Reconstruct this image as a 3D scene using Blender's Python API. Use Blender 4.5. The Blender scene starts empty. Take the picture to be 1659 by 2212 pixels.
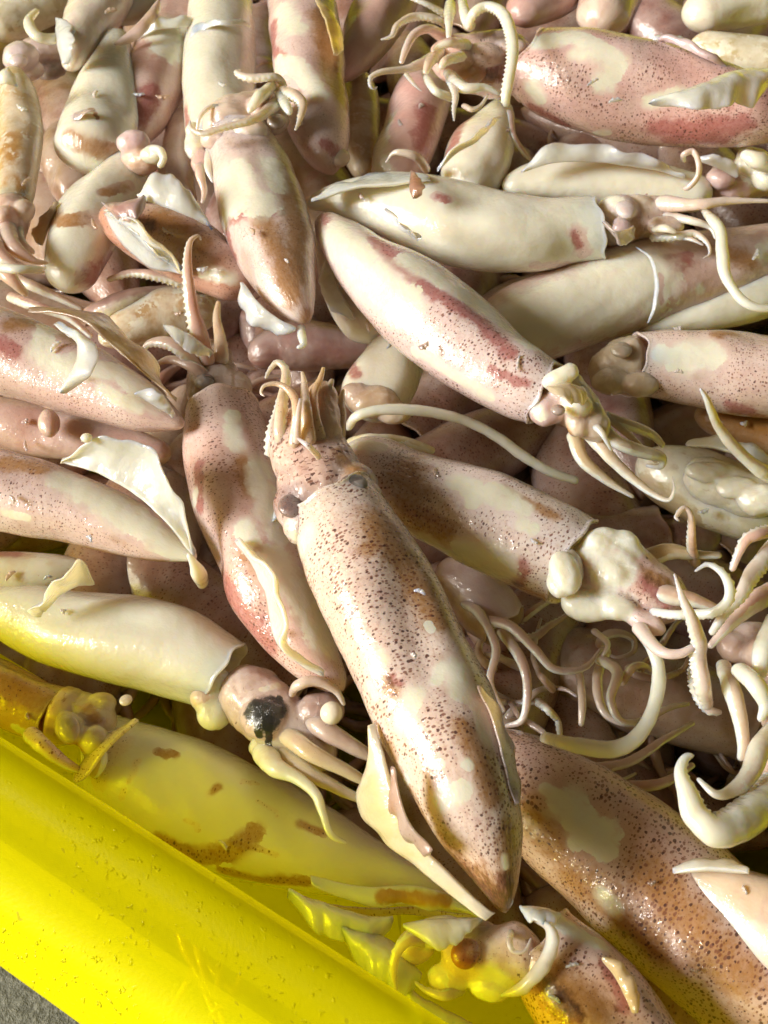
import bpy, math, random
import numpy as np
from mathutils import Vector, kdtree

# ------------------------------------------------------------------ camera, world, sun, exposure
scene = bpy.context.scene
COL = scene.collection
CAM_H, PITCH, VFOV = 0.31, math.radians(55), math.radians(50)
PW, PH = 1659.0, 2212.0                       # measuring grid used for the survey of the photograph
FOC = PH / 2 / math.tan(VFOV / 2)
cam_data = bpy.data.cameras.new("camera")
cam = bpy.data.objects.new("camera", cam_data)
COL.objects.link(cam)
cam.location = (0, 0, CAM_H)
cam.rotation_euler = (math.pi / 2 - PITCH, 0, 0)
cam_data.sensor_fit = 'VERTICAL'
cam_data.sensor_height = 24
cam_data.lens = 12 / math.tan(VFOV / 2)
cam_data.clip_start, cam_data.clip_end = 0.01, 50
cam_data.dof.use_dof = True
cam_data.dof.focus_distance = 0.345
cam_data.dof.aperture_fstop = 20
scene.camera = cam

SUN_AZ = Vector((-0.97, -0.22, 0)).normalized()
SUN_EL = math.radians(29)
world = bpy.data.worlds.new("World")
scene.world = world
world.use_nodes = True
wn, wl = world.node_tree.nodes, world.node_tree.links
sky = wn.new('ShaderNodeTexSky')
sky.sky_type = 'NISHITA'
sky.sun_disc = False
sky.sun_elevation = SUN_EL
sky.sun_rotation = math.atan2(SUN_AZ.x, SUN_AZ.y)
sky.air_density, sky.dust_density, sky.ozone_density = 0.6, 6.0, 0.3
tint = wn.new('ShaderNodeMix')
tint.data_type, tint.blend_type = 'RGBA', 'MULTIPLY'
tint.inputs[0].default_value = 1.0
tint.inputs[7].default_value = (1.0, 0.77, 0.36, 1)      # warm tint added to the skylight so shade turns ochre
wl.new(sky.outputs[0], tint.inputs[6])
wl.new(tint.outputs[2], wn['Background'].inputs[0])
wn['Background'].inputs[1].default_value = 0.052
sd = bpy.data.lights.new("sun", 'SUN')
sd.energy, sd.angle, sd.color = 5.0, math.radians(20), (1.0, 0.985, 0.945)
sun = bpy.data.objects.new("sun", sd)
COL.objects.link(sun)
sun.rotation_euler = Vector((SUN_AZ.x * math.cos(SUN_EL), SUN_AZ.y * math.cos(SUN_EL), math.sin(SUN_EL))).to_track_quat('Z', 'Y').to_euler()
vs = scene.view_settings
vs.view_transform, vs.look, vs.gamma, vs.exposure, vs.use_curve_mapping = 'Standard', 'None', 1, 0.12, False
scene.render.engine = 'CYCLES'
scene.cycles.use_denoising = True
scene.cycles.max_bounces = 10
scene.cycles.diffuse_bounces = 6
scene.cycles.transmission_bounces = 6
scene.cycles.sample_clamp_indirect = 4.0
scene.cycles.caustics_reflective = False
scene.cycles.caustics_refractive = False

# ------------------------------------------------------------------ survey: grid point + height -> place in the tub
SP, CP = math.sin(PITCH), math.cos(PITCH)
def place(px, py, z):
    """world position of survey point (px,py) at height z (m), and metres per survey unit there"""
    rx, ry = (px - PW / 2) / FOC, (PH / 2 - py) / FOC
    d = np.array([rx, CP + ry * SP, -SP + ry * CP])
    k = (z - CAM_H) / d[2]
    return np.array([0, 0, CAM_H]) + k * d, k / FOC
def survey(P):
    """inverse of place for arrays of world points"""
    q = P - np.array([0, 0, CAM_H])
    dep = q[:, 1] * CP - q[:, 2] * SP
    up = q[:, 1] * SP + q[:, 2] * CP
    return PW / 2 + FOC * q[:, 0] / dep, PH / 2 - FOC * up / dep, dep

# ------------------------------------------------------------------ node helpers, materials
class G:
    def __init__(s, mat):
        mat.use_nodes = True
        s.t = mat.node_tree
        s.n, s.l = s.t.nodes, s.t.links
        s.bsdf = s.n['Principled BSDF']
        s.out = s.n['Material Output']
    def put(s, sock, v):
        if hasattr(v, 'links'): s.l.new(v, sock)
        elif v is not None: sock.default_value = v
    def math(s, op, a, b=None, c=None, clamp=False):
        n = s.n.new('ShaderNodeMath'); n.operation = op; n.use_clamp = clamp
        s.put(n.inputs[0], a); s.put(n.inputs[1], b)
        if c is not None: s.put(n.inputs[2], c)
        return n.outputs[0]
    def mix(s, f, a, b, blend='MIX'):
        n = s.n.new('ShaderNodeMix'); n.data_type = 'RGBA'; n.blend_type = blend
        s.put(n.inputs[0], f)
        for k, v in ((6, a), (7, b)):
            s.put(n.inputs[k], (*v, 1) if isinstance(v, tuple) and len(v) == 3 else v)
        return n.outputs[2]
    def noise(s, vec, scale, detail=3, rough=0.55, dist=0.0):
        n = s.n.new('ShaderNodeTexNoise')
        s.put(n.inputs['Vector'], vec)
        n.inputs['Scale'].default_value = scale; n.inputs['Detail'].default_value = detail
        n.inputs['Roughness'].default_value = rough; n.inputs['Distortion'].default_value = dist
        return n.outputs[0]
    def voro(s, vec, scale):
        n = s.n.new('ShaderNodeTexVoronoi'); n.voronoi_dimensions = '2D'
        s.put(n.inputs['Vector'], vec); n.inputs['Scale'].default_value = scale
        return n.outputs['Distance'], n.outputs['Color']
    def step(s, v, lo, hi):
        n = s.n.new('ShaderNodeMapRange'); n.interpolation_type = 'SMOOTHSTEP'
        s.put(n.inputs[0], v); s.put(n.inputs[1], lo); s.put(n.inputs[2], hi)
        return n.outputs[0]
    def scalevec(s, v, k):
        n = s.n.new('ShaderNodeVectorMath'); n.operation = 'MULTIPLY'
        s.put(n.inputs[0], v); n.inputs[1].default_value = k
        return n.outputs[0]
    def bump(s, h, strength, dist, normal=None):
        n = s.n.new('ShaderNodeBump')
        n.inputs['Strength'].default_value = strength; n.inputs['Distance'].default_value = dist
        s.put(n.inputs['Height'], h)
        if normal is not None: s.l.new(normal, n.inputs['Normal'])
        return n.outputs[0]

def tissue_material():
    m = bpy.data.materials.new("wet_squid_tissue")
    g = G(m); b = g.bsdf
    uv = g.n.new('ShaderNodeUVMap').outputs[0]
    a = g.n.new('ShaderNodeAttribute'); a.attribute_name = 'marks'
    sep = g.n.new('ShaderNodeSeparateColor'); g.l.new(a.outputs['Color'], sep.inputs[0])
    flesh, red, brown = sep.outputs[0], sep.outputs[1], sep.outputs[2]
    dots = g.math('MULTIPLY', a.outputs['Alpha'], g.math('SUBTRACT', 1.0, g.math('MULTIPLY', g.step(flesh, 0.12, 0.5), 0.75)))
    tn = g.n.new('ShaderNodeAttribute'); tn.attribute_name = 'tone'
    tone = tn.outputs['Color']
    n_lo = g.noise(uv, 45, 3); n_mid = g.noise(uv, 160, 4, 0.6, 0.3); n_hi = g.noise(uv, 700, 4, 0.65)
    ink = tn.outputs['Alpha']
    # ragged edges of the torn skin, crisp in places and feathered in others
    edge = g.math('ADD', g.math('MULTIPLY', g.math('SUBTRACT', n_mid, 0.5), 0.75), g.math('MULTIPLY', g.math('SUBTRACT', n_hi, 0.5), 0.30))
    soft = g.math('ADD', 0.02, g.math('MULTIPLY', g.step(g.noise(uv, 95, 2), 0.38, 0.62), 0.36))
    fm = g.step(g.math('ADD', flesh, edge), g.math('SUBTRACT', 0.5, soft), g.math('ADD', 0.5, soft))
    rm = g.math('MULTIPLY', g.step(g.math('ADD', red, g.math('MULTIPLY', edge, 1.3)), 0.28, 0.74), g.math('ADD', 0.55, g.math('MULTIPLY', n_hi, 0.7)), clamp=True)
    bm = g.math('MULTIPLY', g.step(g.math('ADD', brown, edge), 0.18, 0.80), g.math('ADD', 0.55, g.math('MULTIPLY', n_hi, 0.7)), clamp=True)
    skin = g.mix(g.step(n_lo, 0.35, 0.65), tone, g.mix(0.35, tone, (0.74, 0.68, 0.64)))
    skin = g.mix(g.math('MULTIPLY', g.step(n_mid, 0.48, 0.75), 0.40), skin, (0.52, 0.31, 0.28))
    # fine grain of contracted pigment cells
    skin = g.mix(g.math('MULTIPLY', g.math('MULTIPLY', dots, 0.30), g.step(n_hi, 0.46, 0.66)), skin, (0.42, 0.20, 0.14))
    skin = g.mix(g.math('MULTIPLY', rm, 0.85), skin, (0.36, 0.10, 0.09))
    skin = g.mix(g.math('MULTIPLY', bm, 0.88), skin, (0.36, 0.165, 0.030))
    skin = g.mix(g.math('MULTIPLY', g.math('MULTIPLY', rm, bm), 1.1, clamp=True), skin, (0.085, 0.034, 0.020))      # doubly stained skin is dark brown
    # chromatophores: scattered larger ones, and a dense finer layer drawn out across the body
    wv = g.n.new('ShaderNodeTexNoise'); wv.inputs['Scale'].default_value = 900; wv.inputs['Detail'].default_value = 2
    g.l.new(uv, wv.inputs['Vector'])
    off = g.n.new('ShaderNodeVectorMath'); off.operation = 'MULTIPLY_ADD'
    g.l.new(wv.outputs['Color'], off.inputs[0]); off.inputs[1].default_value = (0.0004, 0.0007, 0); g.l.new(uv, off.inputs[2])
    wuv = off.outputs[0]
    dens = g.step(g.noise(uv, 70, 3), 0.30, 0.62)
    d1, c1 = g.voro(g.scalevec(wuv, (1.1, 0.95, 1)), 400)
    s1 = g.n.new('ShaderNodeSeparateColor'); g.l.new(c1, s1.inputs[0])
    size1 = g.math('MULTIPLY', g.math('MULTIPLY', g.math('ADD', g.math('MULTIPLY', s1.outputs[0], 0.19), 0.015), dots), g.math('ADD', 0.45, g.math('MULTIPLY', dens, 0.6)))
    k1 = g.step(g.math('SUBTRACT', size1, d1), -0.02, 0.06)
    d2, c2 = g.voro(g.scalevec(wuv, (1.25, 0.85, 1)), 720)
    s2 = g.n.new('ShaderNodeSeparateColor'); g.l.new(c2, s2.inputs[0])
    size2 = g.math('MULTIPLY', g.math('MULTIPLY', g.math('ADD', 0.05, g.math('MULTIPLY', s2.outputs[1], 0.29)), dots), g.math('ADD', 0.30, g.math('MULTIPLY', dens, 0.8)))
    k2 = g.step(g.math('SUBTRACT', size2, d2), -0.05, 0.10)
    skin = g.mix(g.math('MULTIPLY', k2, 0.82), skin, (0.20, 0.07, 0.04))
    skin = g.mix(g.math('MULTIPLY', k1, 0.90), skin, (0.085, 0.030, 0.026))
    meat = g.mix(n_lo, (0.76, 0.745, 0.665), (0.73, 0.695, 0.54))
    meat = g.mix(g.math('MULTIPLY', g.step(n_mid, 0.55, 0.8), 0.22), meat, (0.68, 0.58, 0.36))
    base = g.mix(fm, skin, meat)
    im = g.step(g.math('ADD', ink, g.math('MULTIPLY', edge, 0.7)), 0.46, 0.60)
    base = g.mix(im, base, (0.012, 0.013, 0.013))
    g.l.new(base, b.inputs['Base Color'])
    g.l.new(g.math('MULTIPLY', g.math('ADD', 0.62, g.math('MULTIPLY', fm, 0.33)), g.math('SUBTRACT', 1.0, im)), b.inputs['Subsurface Weight'])
    b.inputs['Subsurface Radius'].default_value = (1.0, 0.72, 0.33)
    b.inputs['Subsurface Scale'].default_value = 0.0095
    b.inputs['Specular IOR Level'].default_value = 0.5
    g.l.new(g.math('ADD', 0.24, g.math('MULTIPLY', n_mid, 0.25)), b.inputs['Roughness'])
    # skin is a thin film lying on the meat; wet pores
    h = g.math('ADD', g.math('MULTIPLY', g.math('SUBTRACT', 1.0, fm), 0.18), g.math('MULTIPLY', n_hi, 0.30))
    nb = g.bump(h, 0.32, 0.0005)
    nb = g.bump(g.noise(uv, 200, 3), 0.32, 0.0014, nb)
    g.l.new(nb, b.inputs['Normal'])
    b.inputs['Coat Weight'].default_value = 0.9
    b.inputs['Coat Roughness'].default_value = 0.09
    cb = g.bump(g.noise(uv, 430, 3, 0.5), 0.55, 0.0012)
    g.l.new(cb, b.inputs['Coat Normal'])
    return m

def simple_material(name, color, rough, spec=0.5, coat=0.0, bscale=600, bstr=0.3, bdist=0.0006, var=None):
    m = bpy.data.materials.new(name)
    g = G(m); b = g.bsdf
    co = g.n.new('ShaderNodeTexCoord').outputs['Object']
    nz = g.noise(co, bscale * 0.35, 4)
    g.l.new(g.mix(nz, color, var or tuple(c * 0.75 for c in color)), b.inputs['Base Color'])
    b.inputs['Roughness'].default_value = rough
    b.inputs['Specular IOR Level'].default_value = spec
    b.inputs['Coat Weight'].default_value = coat
    b.inputs['Coat Roughness'].default_value = 0.06
    g.l.new(g.bump(g.noise(co, bscale, 3), bstr, bdist), b.inputs['Normal'])
    return m

def plastic_material(name, through, clear, body, by_thickness=False):
    m = bpy.data.materials.new(name)
    g = G(m); b = g.bsdf
    co = g.n.new('ShaderNodeTexCoord').outputs['Object']
    grime = g.noise(co, 70, 5, 0.65)
    col = g.mix(g.math('MULTIPLY', g.step(grime, 0.55, 0.85), 0.35), body, tuple(c * 0.92 for c in body))
    # hairline scratches and specks of dirt
    sc = g.step(g.noise(g.scalevec(co, (1.0, 0.06, 1.0)), 420, 2, 0.4), 0.72, 0.76)
    sp = g.step(g.noise(co, 330, 3, 0.5), 0.745, 0.78)
    dirt = g.math('MAXIMUM', g.math('MULTIPLY', sc, 0.40), g.math('MULTIPLY', sp, 0.40))
    col = g.mix(dirt, col, (0.28, 0.22, 0.03))
    g.l.new(col, b.inputs['Base Color'])
    b.inputs['Roughness'].default_value = 0.42
    b.inputs['Specular IOR Level'].default_value = 0.10
    b.inputs['Coat Roughness'].default_value = 0.12
    drops = g.math('MULTIPLY', g.step(g.noise(co, 560, 2, 0.5), 0.62, 0.74), g.step(g.noise(co, 30, 2), 0.42, 0.62))
    g.l.new(g.math('MULTIPLY', drops, 0.8), b.inputs['Coat Weight'])
    nb = g.bump(g.math('ADD', drops, g.math('MULTIPLY', g.noise(co, 900, 3), 0.25)), 0.7, 0.0008)
    g.l.new(nb, b.inputs['Normal']); g.l.new(nb, b.inputs['Coat Normal'])
    tr = g.n.new('ShaderNodeBsdfTranslucent'); g.l.new(col, tr.inputs[0])
    mx = g.n.new('ShaderNodeMixShader'); mx.inputs[0].default_value = through
    if by_thickness:                                        # the flange is moulded thicker than the rim
        ta = g.n.new('ShaderNodeAttribute'); ta.attribute_name = 'marks'
        tk = g.n.new('ShaderNodeSeparateColor'); g.l.new(ta.outputs['Color'], tk.inputs[0])
        thin = g.math('SUBTRACT', 1.0, tk.outputs[0])
        g.l.new(g.math('ADD', 0.32, g.math('MULTIPLY', thin, through - 0.32)), mx.inputs[0])
    g.l.new(b.outputs[0], mx.inputs[1]); g.l.new(tr.outputs[0], mx.inputs[2])
    tp = g.n.new('ShaderNodeBsdfTransparent'); tp.inputs[0].default_value = (1.0, 0.95, 0.003, 1)
    m2 = g.n.new('ShaderNodeMixShader'); m2.inputs[0].default_value = clear
    if by_thickness: g.l.new(g.math('MULTIPLY', thin, clear), m2.inputs[0])
    g.l.new(mx.outputs[0], m2.inputs[1]); g.l.new(tp.outputs[0], m2.inputs[2])
    g.l.new(m2.outputs[0], g.out.inputs[0])
    return m

TISSUE = tissue_material()
PLASTIC = plastic_material('thin_yellow_plastic', 0.56, 0.48, (0.94, 0.92, 0.001), True)
PLASTIC_LEDGE = plastic_material('ledge_yellow_plastic', 0.25, 0.0, (0.94, 0.92, 0.001))
#INK = simple_material("wet_black_ink", (0.010, 0.011, 0.012), 0.22, 0.6, 0.6, 420, 0.7, 0.0015, (0.02, 0.022, 0.02))
LENS = simple_material("eye_lens", (0.80, 0.77, 0.66), 0.2, 0.5, 0.8, 500, 0.3, 0.0005, (0.66, 0.60, 0.46))

# ------------------------------------------------------------------ mesh helpers
def wobble(P, seed, freq, octaves=3):
    """smooth pseudo-noise in -1..1 at world points P"""
    r = np.random.RandomState(seed)
    out = np.zeros(len(P)); amp, tot = 1.0, 0.0
    for o in range(octaves):
        for k in range(3):
            d = r.normal(size=3); d /= np.linalg.norm(d)
            out += amp * np.sin(P @ d * freq * (2 ** o) * r.uniform(0.7, 1.3) + r.uniform(0, 6.28))
        tot += amp * 2.0; amp *= 0.5
    return out / tot

def spline(pts, n):
    """Catmull-Rom through rows of pts, resampled evenly to n rows"""
    pts = np.asarray(pts, float)
    if len(pts) == 2: pts = np.vstack([pts[0], (pts[0] + pts[1]) / 2, pts[1]])
    ext = np.vstack([2 * pts[0] - pts[1], pts, 2 * pts[-1] - pts[-2]])
    out = []
    for i in range(1, len(ext) - 2):
        p0, p1, p2, p3 = ext[i - 1], ext[i], ext[i + 1], ext[i + 2]
        t = np.linspace(0, 1, 24, endpoint=False)[:, None]
        out.append(0.5 * (2 * p1 + (p2 - p0) * t + (2 * p0 - 5 * p1 + 4 * p2 - p3) * t ** 2 + (3 * p1 - p0 - 3 * p2 + p3) * t ** 3))
    out = np.vstack(out + [pts[-1][None]])
    s = np.concatenate([[0], np.cumsum(np.linalg.norm(np.diff(out[:, :3], axis=0), axis=1))])
    q = np.linspace(0, s[-1], n)
    return np.stack([np.interp(q, s, out[:, k]) for k in range(out.shape[1])], 1), q

def grid_faces(nr, nc, closed=True):
    i = np.arange(nr - 1)[:, None]; j = np.arange(nc if closed else nc - 1)[None]
    j2 = (j + 1) % nc
    return np.stack([i * nc + j, i * nc + j2, (i + 1) * nc + j2, (i + 1) * nc + j], -1).reshape(-1, 4)

def make_object(name, V, F, parent, mat, UV=None, marks=None, tone=(0.72, 0.58, 0.52), smooth=True):
    me = bpy.data.meshes.new(name)
    org = np.array(parent.location) if parent else np.zeros(3)
    F = np.asarray(F)
    me.vertices.add(len(V)); me.vertices.foreach_set('co', (V - org).astype(np.float32).ravel())
    me.loops.add(F.size); me.loops.foreach_set('vertex_index', F.astype(np.int32).ravel())
    me.polygons.add(len(F)); me.polygons.foreach_set('loop_start', (np.arange(len(F)) * F.shape[1]).astype(np.int32))
    me.update(calc_edges=True)
    if smooth: me.polygons.foreach_set('use_smooth', np.ones(len(F), bool))
    if UV is not None:
        lay = me.uv_layers.new(name="UVMap")
        lay.data.foreach_set('uv', UV[F.ravel()].astype(np.float32).ravel())
    if marks is not None:
        at = me.attributes.new('marks', 'FLOAT_COLOR', 'POINT')
        at.data.foreach_set('color', np.ascontiguousarray(marks[:, :4]).astype(np.float32).ravel())
        tt = me.attributes.new('tone', 'FLOAT_COLOR', 'POINT')
        tc = np.ones((len(V), 4), np.float32); tc[:, :3] = np.asarray(tone) ** 1.15 * np.array([0.90, 0.86, 0.85]); tc[:, 3] = marks[:, 4] if marks.shape[1] > 4 else 0
        tt.data.foreach_set('color', tc.ravel())
    me.materials.append(mat)
    me.validate(); me.update()
    o = bpy.data.objects.new(name, me)
    COL.objects.link(o)
    if parent: o.parent = parent
    return o

_seed = [100]
def next_seed():
    _seed[0] += 7
    return _seed[0]

def sweep(C, R, n, seg, fw=1.0, fz=1.0, round0=True, round1=True, amp=0.05, freq=60, seed=1, collar=0.0, suck=None):
    """tube along world points C with radii R. Returns V, F, UV, normals."""
    rows, q = spline(np.hstack([C, np.asarray(R)[:, None]]), n)
    c, r = rows[:, :3], np.maximum(rows[:, 3], 1e-5)
    L = q[-1]
    if round0:
        l0 = min(r[min(3, n - 1)] * 1.0 + 1e-6, L * 0.3); k = np.clip(q / l0, 0, 1); r = r * np.sqrt(np.clip(1 - (1 - k) ** 2, 0.0004, 1))
    if round1:
        l1 = min(r[max(n - 4, 0)] * 1.0 + 1e-6, L * 0.3); k = np.clip((L - q) / l1, 0, 1); r = r * np.sqrt(np.clip(1 - (1 - k) ** 2, 0.0004, 1))
    t = np.gradient(c, axis=0); t /= np.linalg.norm(t, axis=1)[:, None] + 1e-12
    if collar > 0:                                    # open end: a lip that turns back inside the tube
        rr, tt = r[-1], t[-1]
        add = [(0.03, 1.02), (0.06, 1.02), (0.08, 0.985), (0.07, 0.94), (0.02, 0.90), (-0.2, 0.86), (-0.6, 0.80), (-1.0, 0.62)]
        c = np.vstack([c] + [c[-1] + tt * rr * a for a, _ in add]); r = np.concatenate([r, [rr * b for _, b in add]])
        t = np.vstack([t] + [tt] * len(add)); q = np.concatenate([q, [L + rr * 0.05 * (i + 1) for i in range(len(add))]])
    up = np.array([0, 0, 1.0])
    nrm = up - t[0] * (up @ t[0])
    if np.linalg.norm(nrm) < 0.2: nrm = np.array([0, -1.0, 0.3]); nrm = nrm - t[0] * (nrm @ t[0])
    nrm /= np.linalg.norm(nrm)
    N = [nrm]
    for i in range(1, len(c)):
        v = N[-1] - t[i] * (N[-1] @ t[i])
        w = up - t[i] * (up @ t[i])
        v = v / np.linalg.norm(v) + 0.06 * w
        v -= t[i] * (v @ t[i])
        N.append(v / np.linalg.norm(v))
    N = np.array(N); S = np.cross(t, N)
    th = np.linspace(0, 2 * math.pi, seg, endpoint=False) - math.pi / 2
    cs, sn = np.cos(th)[None, :, None] * fw, np.sin(th)[None, :, None] * fz
    dirs = cs * S[:, None] + sn * N[:, None]
    V = c[:, None] + dirs * r[:, None, None]
    rad = np.ones((len(c), seg))
    flat = V.reshape(-1, 3)
    if amp:
        rad += amp * (wobble(flat, seed, freq) + 0.22 * wobble(flat, seed + 1, freq * 6, 2)).reshape(len(c), seg)
    if suck:                                          # two rows of suckers along one side
        sa, pitch, ang = suck
        da = np.angle(np.exp(1j * (th - ang)))[None]
        tip = np.clip(r / (r.max() + 1e-9), 0.25, 1)[:, None]
        ph = q[:, None] / pitch * 2 * math.pi
        b = np.maximum(0, np.sin(ph)) * np.exp(-((da - 0.35) / 0.3) ** 2) + np.maximum(0, np.sin(ph + math.pi)) * np.exp(-((da + 0.35) / 0.3) ** 2)
        rad += sa * b
    P3 = c[:, None] + dirs * (r[:, None] * rad)[..., None]
    if collar > 0:
        rim = 0.10 * np.sin(th * 2 + seed) + 0.06 * np.sin(th * 3 + seed * 1.7) + 0.035 * np.sin(th * 7 + seed * 0.3)
        fade = np.clip((q - (L - r[n - 1] * 1.2)) / (r[n - 1] * 1.2), 0, 1) ** 2
        P3 = P3 + t[:, None] * (fade[:, None] * rim[None] * r[n - 1])[..., None]
    V = P3.reshape(-1, 3)
    rm = float(np.mean(r))
    UV = np.stack(np.broadcast_arrays(q[:, None], (th + math.pi / 2)[None] * rm), -1).reshape(-1, 2) + np.array([(seed * 0.137) % 3, (seed * 0.071) % 3])
    F = grid_faces(len(c), seg)
    # close the ends with a fan point folded into quads
    k = len(V)
    V = np.vstack([V, c[0], c[-1]]); UV = np.vstack([UV, UV[0], UV[-2]])
    j = np.arange(0, seg, 2); last = (len(c) - 1) * seg
    F = np.vstack([F, np.stack([np.full_like(j, k), (j + 2) % seg, (j + 1) % seg, j], 1),
                   np.stack([np.full_like(j, k + 1), last + j, last + (j + 1) % seg, last + (j + 2) % seg], 1)])
    nor = np.vstack([dirs.reshape(-1, 3), t[:1] * -1, t[-1:]])
    return V, F, UV, nor

def paint(V, nor, strokes, base, dots, base_v=None, dots_v=None):
    """marks per vertex: flesh, red, brown, dots. Each stroke is found on the side that was surveyed and spreads over the surface in 3-D."""
    M = np.zeros((len(V), 5)); M[:, 0] = base; M[:, 3] = dots
    if base_v is not None: M[:, 0], M[:, 3] = base_v, dots_v
    if not strokes: return M
    px, py, dep = survey(V)
    toward = np.array([0, 0, CAM_H]) - V
    front = np.einsum('ij,ij->i', toward, nor) > 0
    pen = np.where(front, 0, 1e6)
    chan = {'flesh': 0, 'skin': 0, 'red': 1, 'brown': 2, 'dots': 3, 'plain': 3, 'ink': 4}
    for kind, pts, rad in strokes:
        P3 = []
        pts = np.asarray(pts, float)
        for a, b in zip(pts[:-1], pts[1:]) if len(pts) > 1 else [(pts[0], pts[0])]:
            m = max(2, int(np.linalg.norm(b - a) / (rad * 0.5)) + 1)
            for s in np.linspace(0, 1, m): P3.append(a + (b - a) * s)
        D = np.full(len(V), 1e9)
        for p in P3:
            i = int(np.argmin((px - p[0]) ** 2 + (py - p[1]) ** 2 + pen))
            D = np.minimum(D, np.linalg.norm(V - V[i], axis=1) / (rad * dep[i] / FOC))
        f = np.clip(1 - D * 0.5, 0, 1)
        c = chan[kind]
        if kind == 'skin': M[:, 0] = np.minimum(M[:, 0], 1 - f)
        elif kind == 'plain': M[:, 3] *= 1 - np.clip(f * 2, 0, 1)
        elif kind == 'dots': M[:, 3] = np.maximum(M[:, 3], np.clip(f * 2, 0, 1) * 1.3)
        else: M[:, c] = np.maximum(M[:, c], f)
    return M

def world_rows(pts, z):
    C, R = [], []
    for p in pts:
        zz = z + (p[3] if len(p) > 3 else 0) * 0.001
        w, m = place(p[0], p[1], zz)
        C.append(w); R.append(p[2] * m)
    return np.array(C), np.array(R)

PINK, PALE, TAN, CREAM, MEAT, LILAC, OLIVE, ROSE = (0.74, 0.56, 0.49), (0.80, 0.68, 0.60), (0.68, 0.45, 0.25), (0.84, 0.78, 0.62), (0.84, 0.82, 0.74), (0.62, 0.52, 0.52), (0.62, 0.52, 0.28), (0.62, 0.34, 0.30)

def raw_tube(pts, z, tone, flesh=0.0, dots=0.0, seg=18, suck=None, amp=0.07, fz=1.0, freq=150, dens=0.0009, r0=True, r1=True):
    C, R = world_rows(pts, z)
    L = np.sum(np.linalg.norm(np.diff(C, axis=0), axis=1))
    n = int(np.clip(L / dens, 16, 150))
    V, F, UV, nor = sweep(C, R, n, seg, fz=fz, amp=amp, freq=freq, seed=next_seed(), suck=suck, round0=r0, round1=r1)
    return dict(V=V, F=F, UV=UV, nor=nor, tone=tone, flesh=flesh, dots=dots)

def tube_part(name, parent, pts, z, tone=PINK, flesh=0.0, dots=0.0, seg=18, marks=(), **k):
    d = raw_tube(pts, z, tone, flesh, dots, seg, **k)
    return make_object(name, d['V'], d['F'], parent, TISSUE, d['UV'], paint(d['V'], d['nor'], marks, flesh, dots), tone)

ARM_RND = random.Random(77)
def arm(parent, pts, z, tone=PALE, suckers=True, flesh=0.0, dots=0.25, name='arm', ang=None, marks=()):
    """tapering arm, keeled in section, skin on the outer side and paler flesh with two rows of suckers on the inner"""
    pts = [(q[0], q[1], q[2] * 0.9) + ((q[3],) if len(q) > 3 else (0,)) for q in pts]
    e = 0 if pts[0][2] >= pts[-1][2] else -1                       # the thick end sinks into the head
    pts[e] = pts[e][:3] + (pts[e][3] - 5,)
    if ang is None: ang = ARM_RND.choice([-0.35, 3.45, -0.1, 3.2])
    seg = 20
    if name == 'arm':                                               # stronger taper and a few kinks
        n_ = len(pts) - 1
        pts = [(q[0] + (ARM_RND.uniform(-3, 3) if 0 < i < n_ else 0), q[1] + (ARM_RND.uniform(-3, 3) if 0 < i < n_ else 0), q[2] * (1.12 - 0.50 * ((i if e == 0 else n_ - i) / n_) ** 1.4), q[3]) for i, q in enumerate(pts)]
    d = raw_tube(pts, z, tone, flesh, dots, seg, suck=(0.34, 0.0023, ang) if suckers else None, amp=0.20, fz=0.80, freq=170, dens=0.0005)
    M = paint(d['V'], d['nor'], marks, flesh, dots)
    th = np.linspace(0, 2 * math.pi, seg, endpoint=False) - math.pi / 2
    k = (len(d['V']) - 2) // seg
    side = np.tile(np.clip((np.cos(th - ang) + 0.15) / 0.6, 0, 1), k)
    M[:k * seg, 0] = np.maximum(M[:k * seg, 0], side * (0.62 if name == 'arm' else 0.2))
    return make_object(name, d['V'], d['F'], parent, TISSUE, d['UV'], M, tone)

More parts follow.
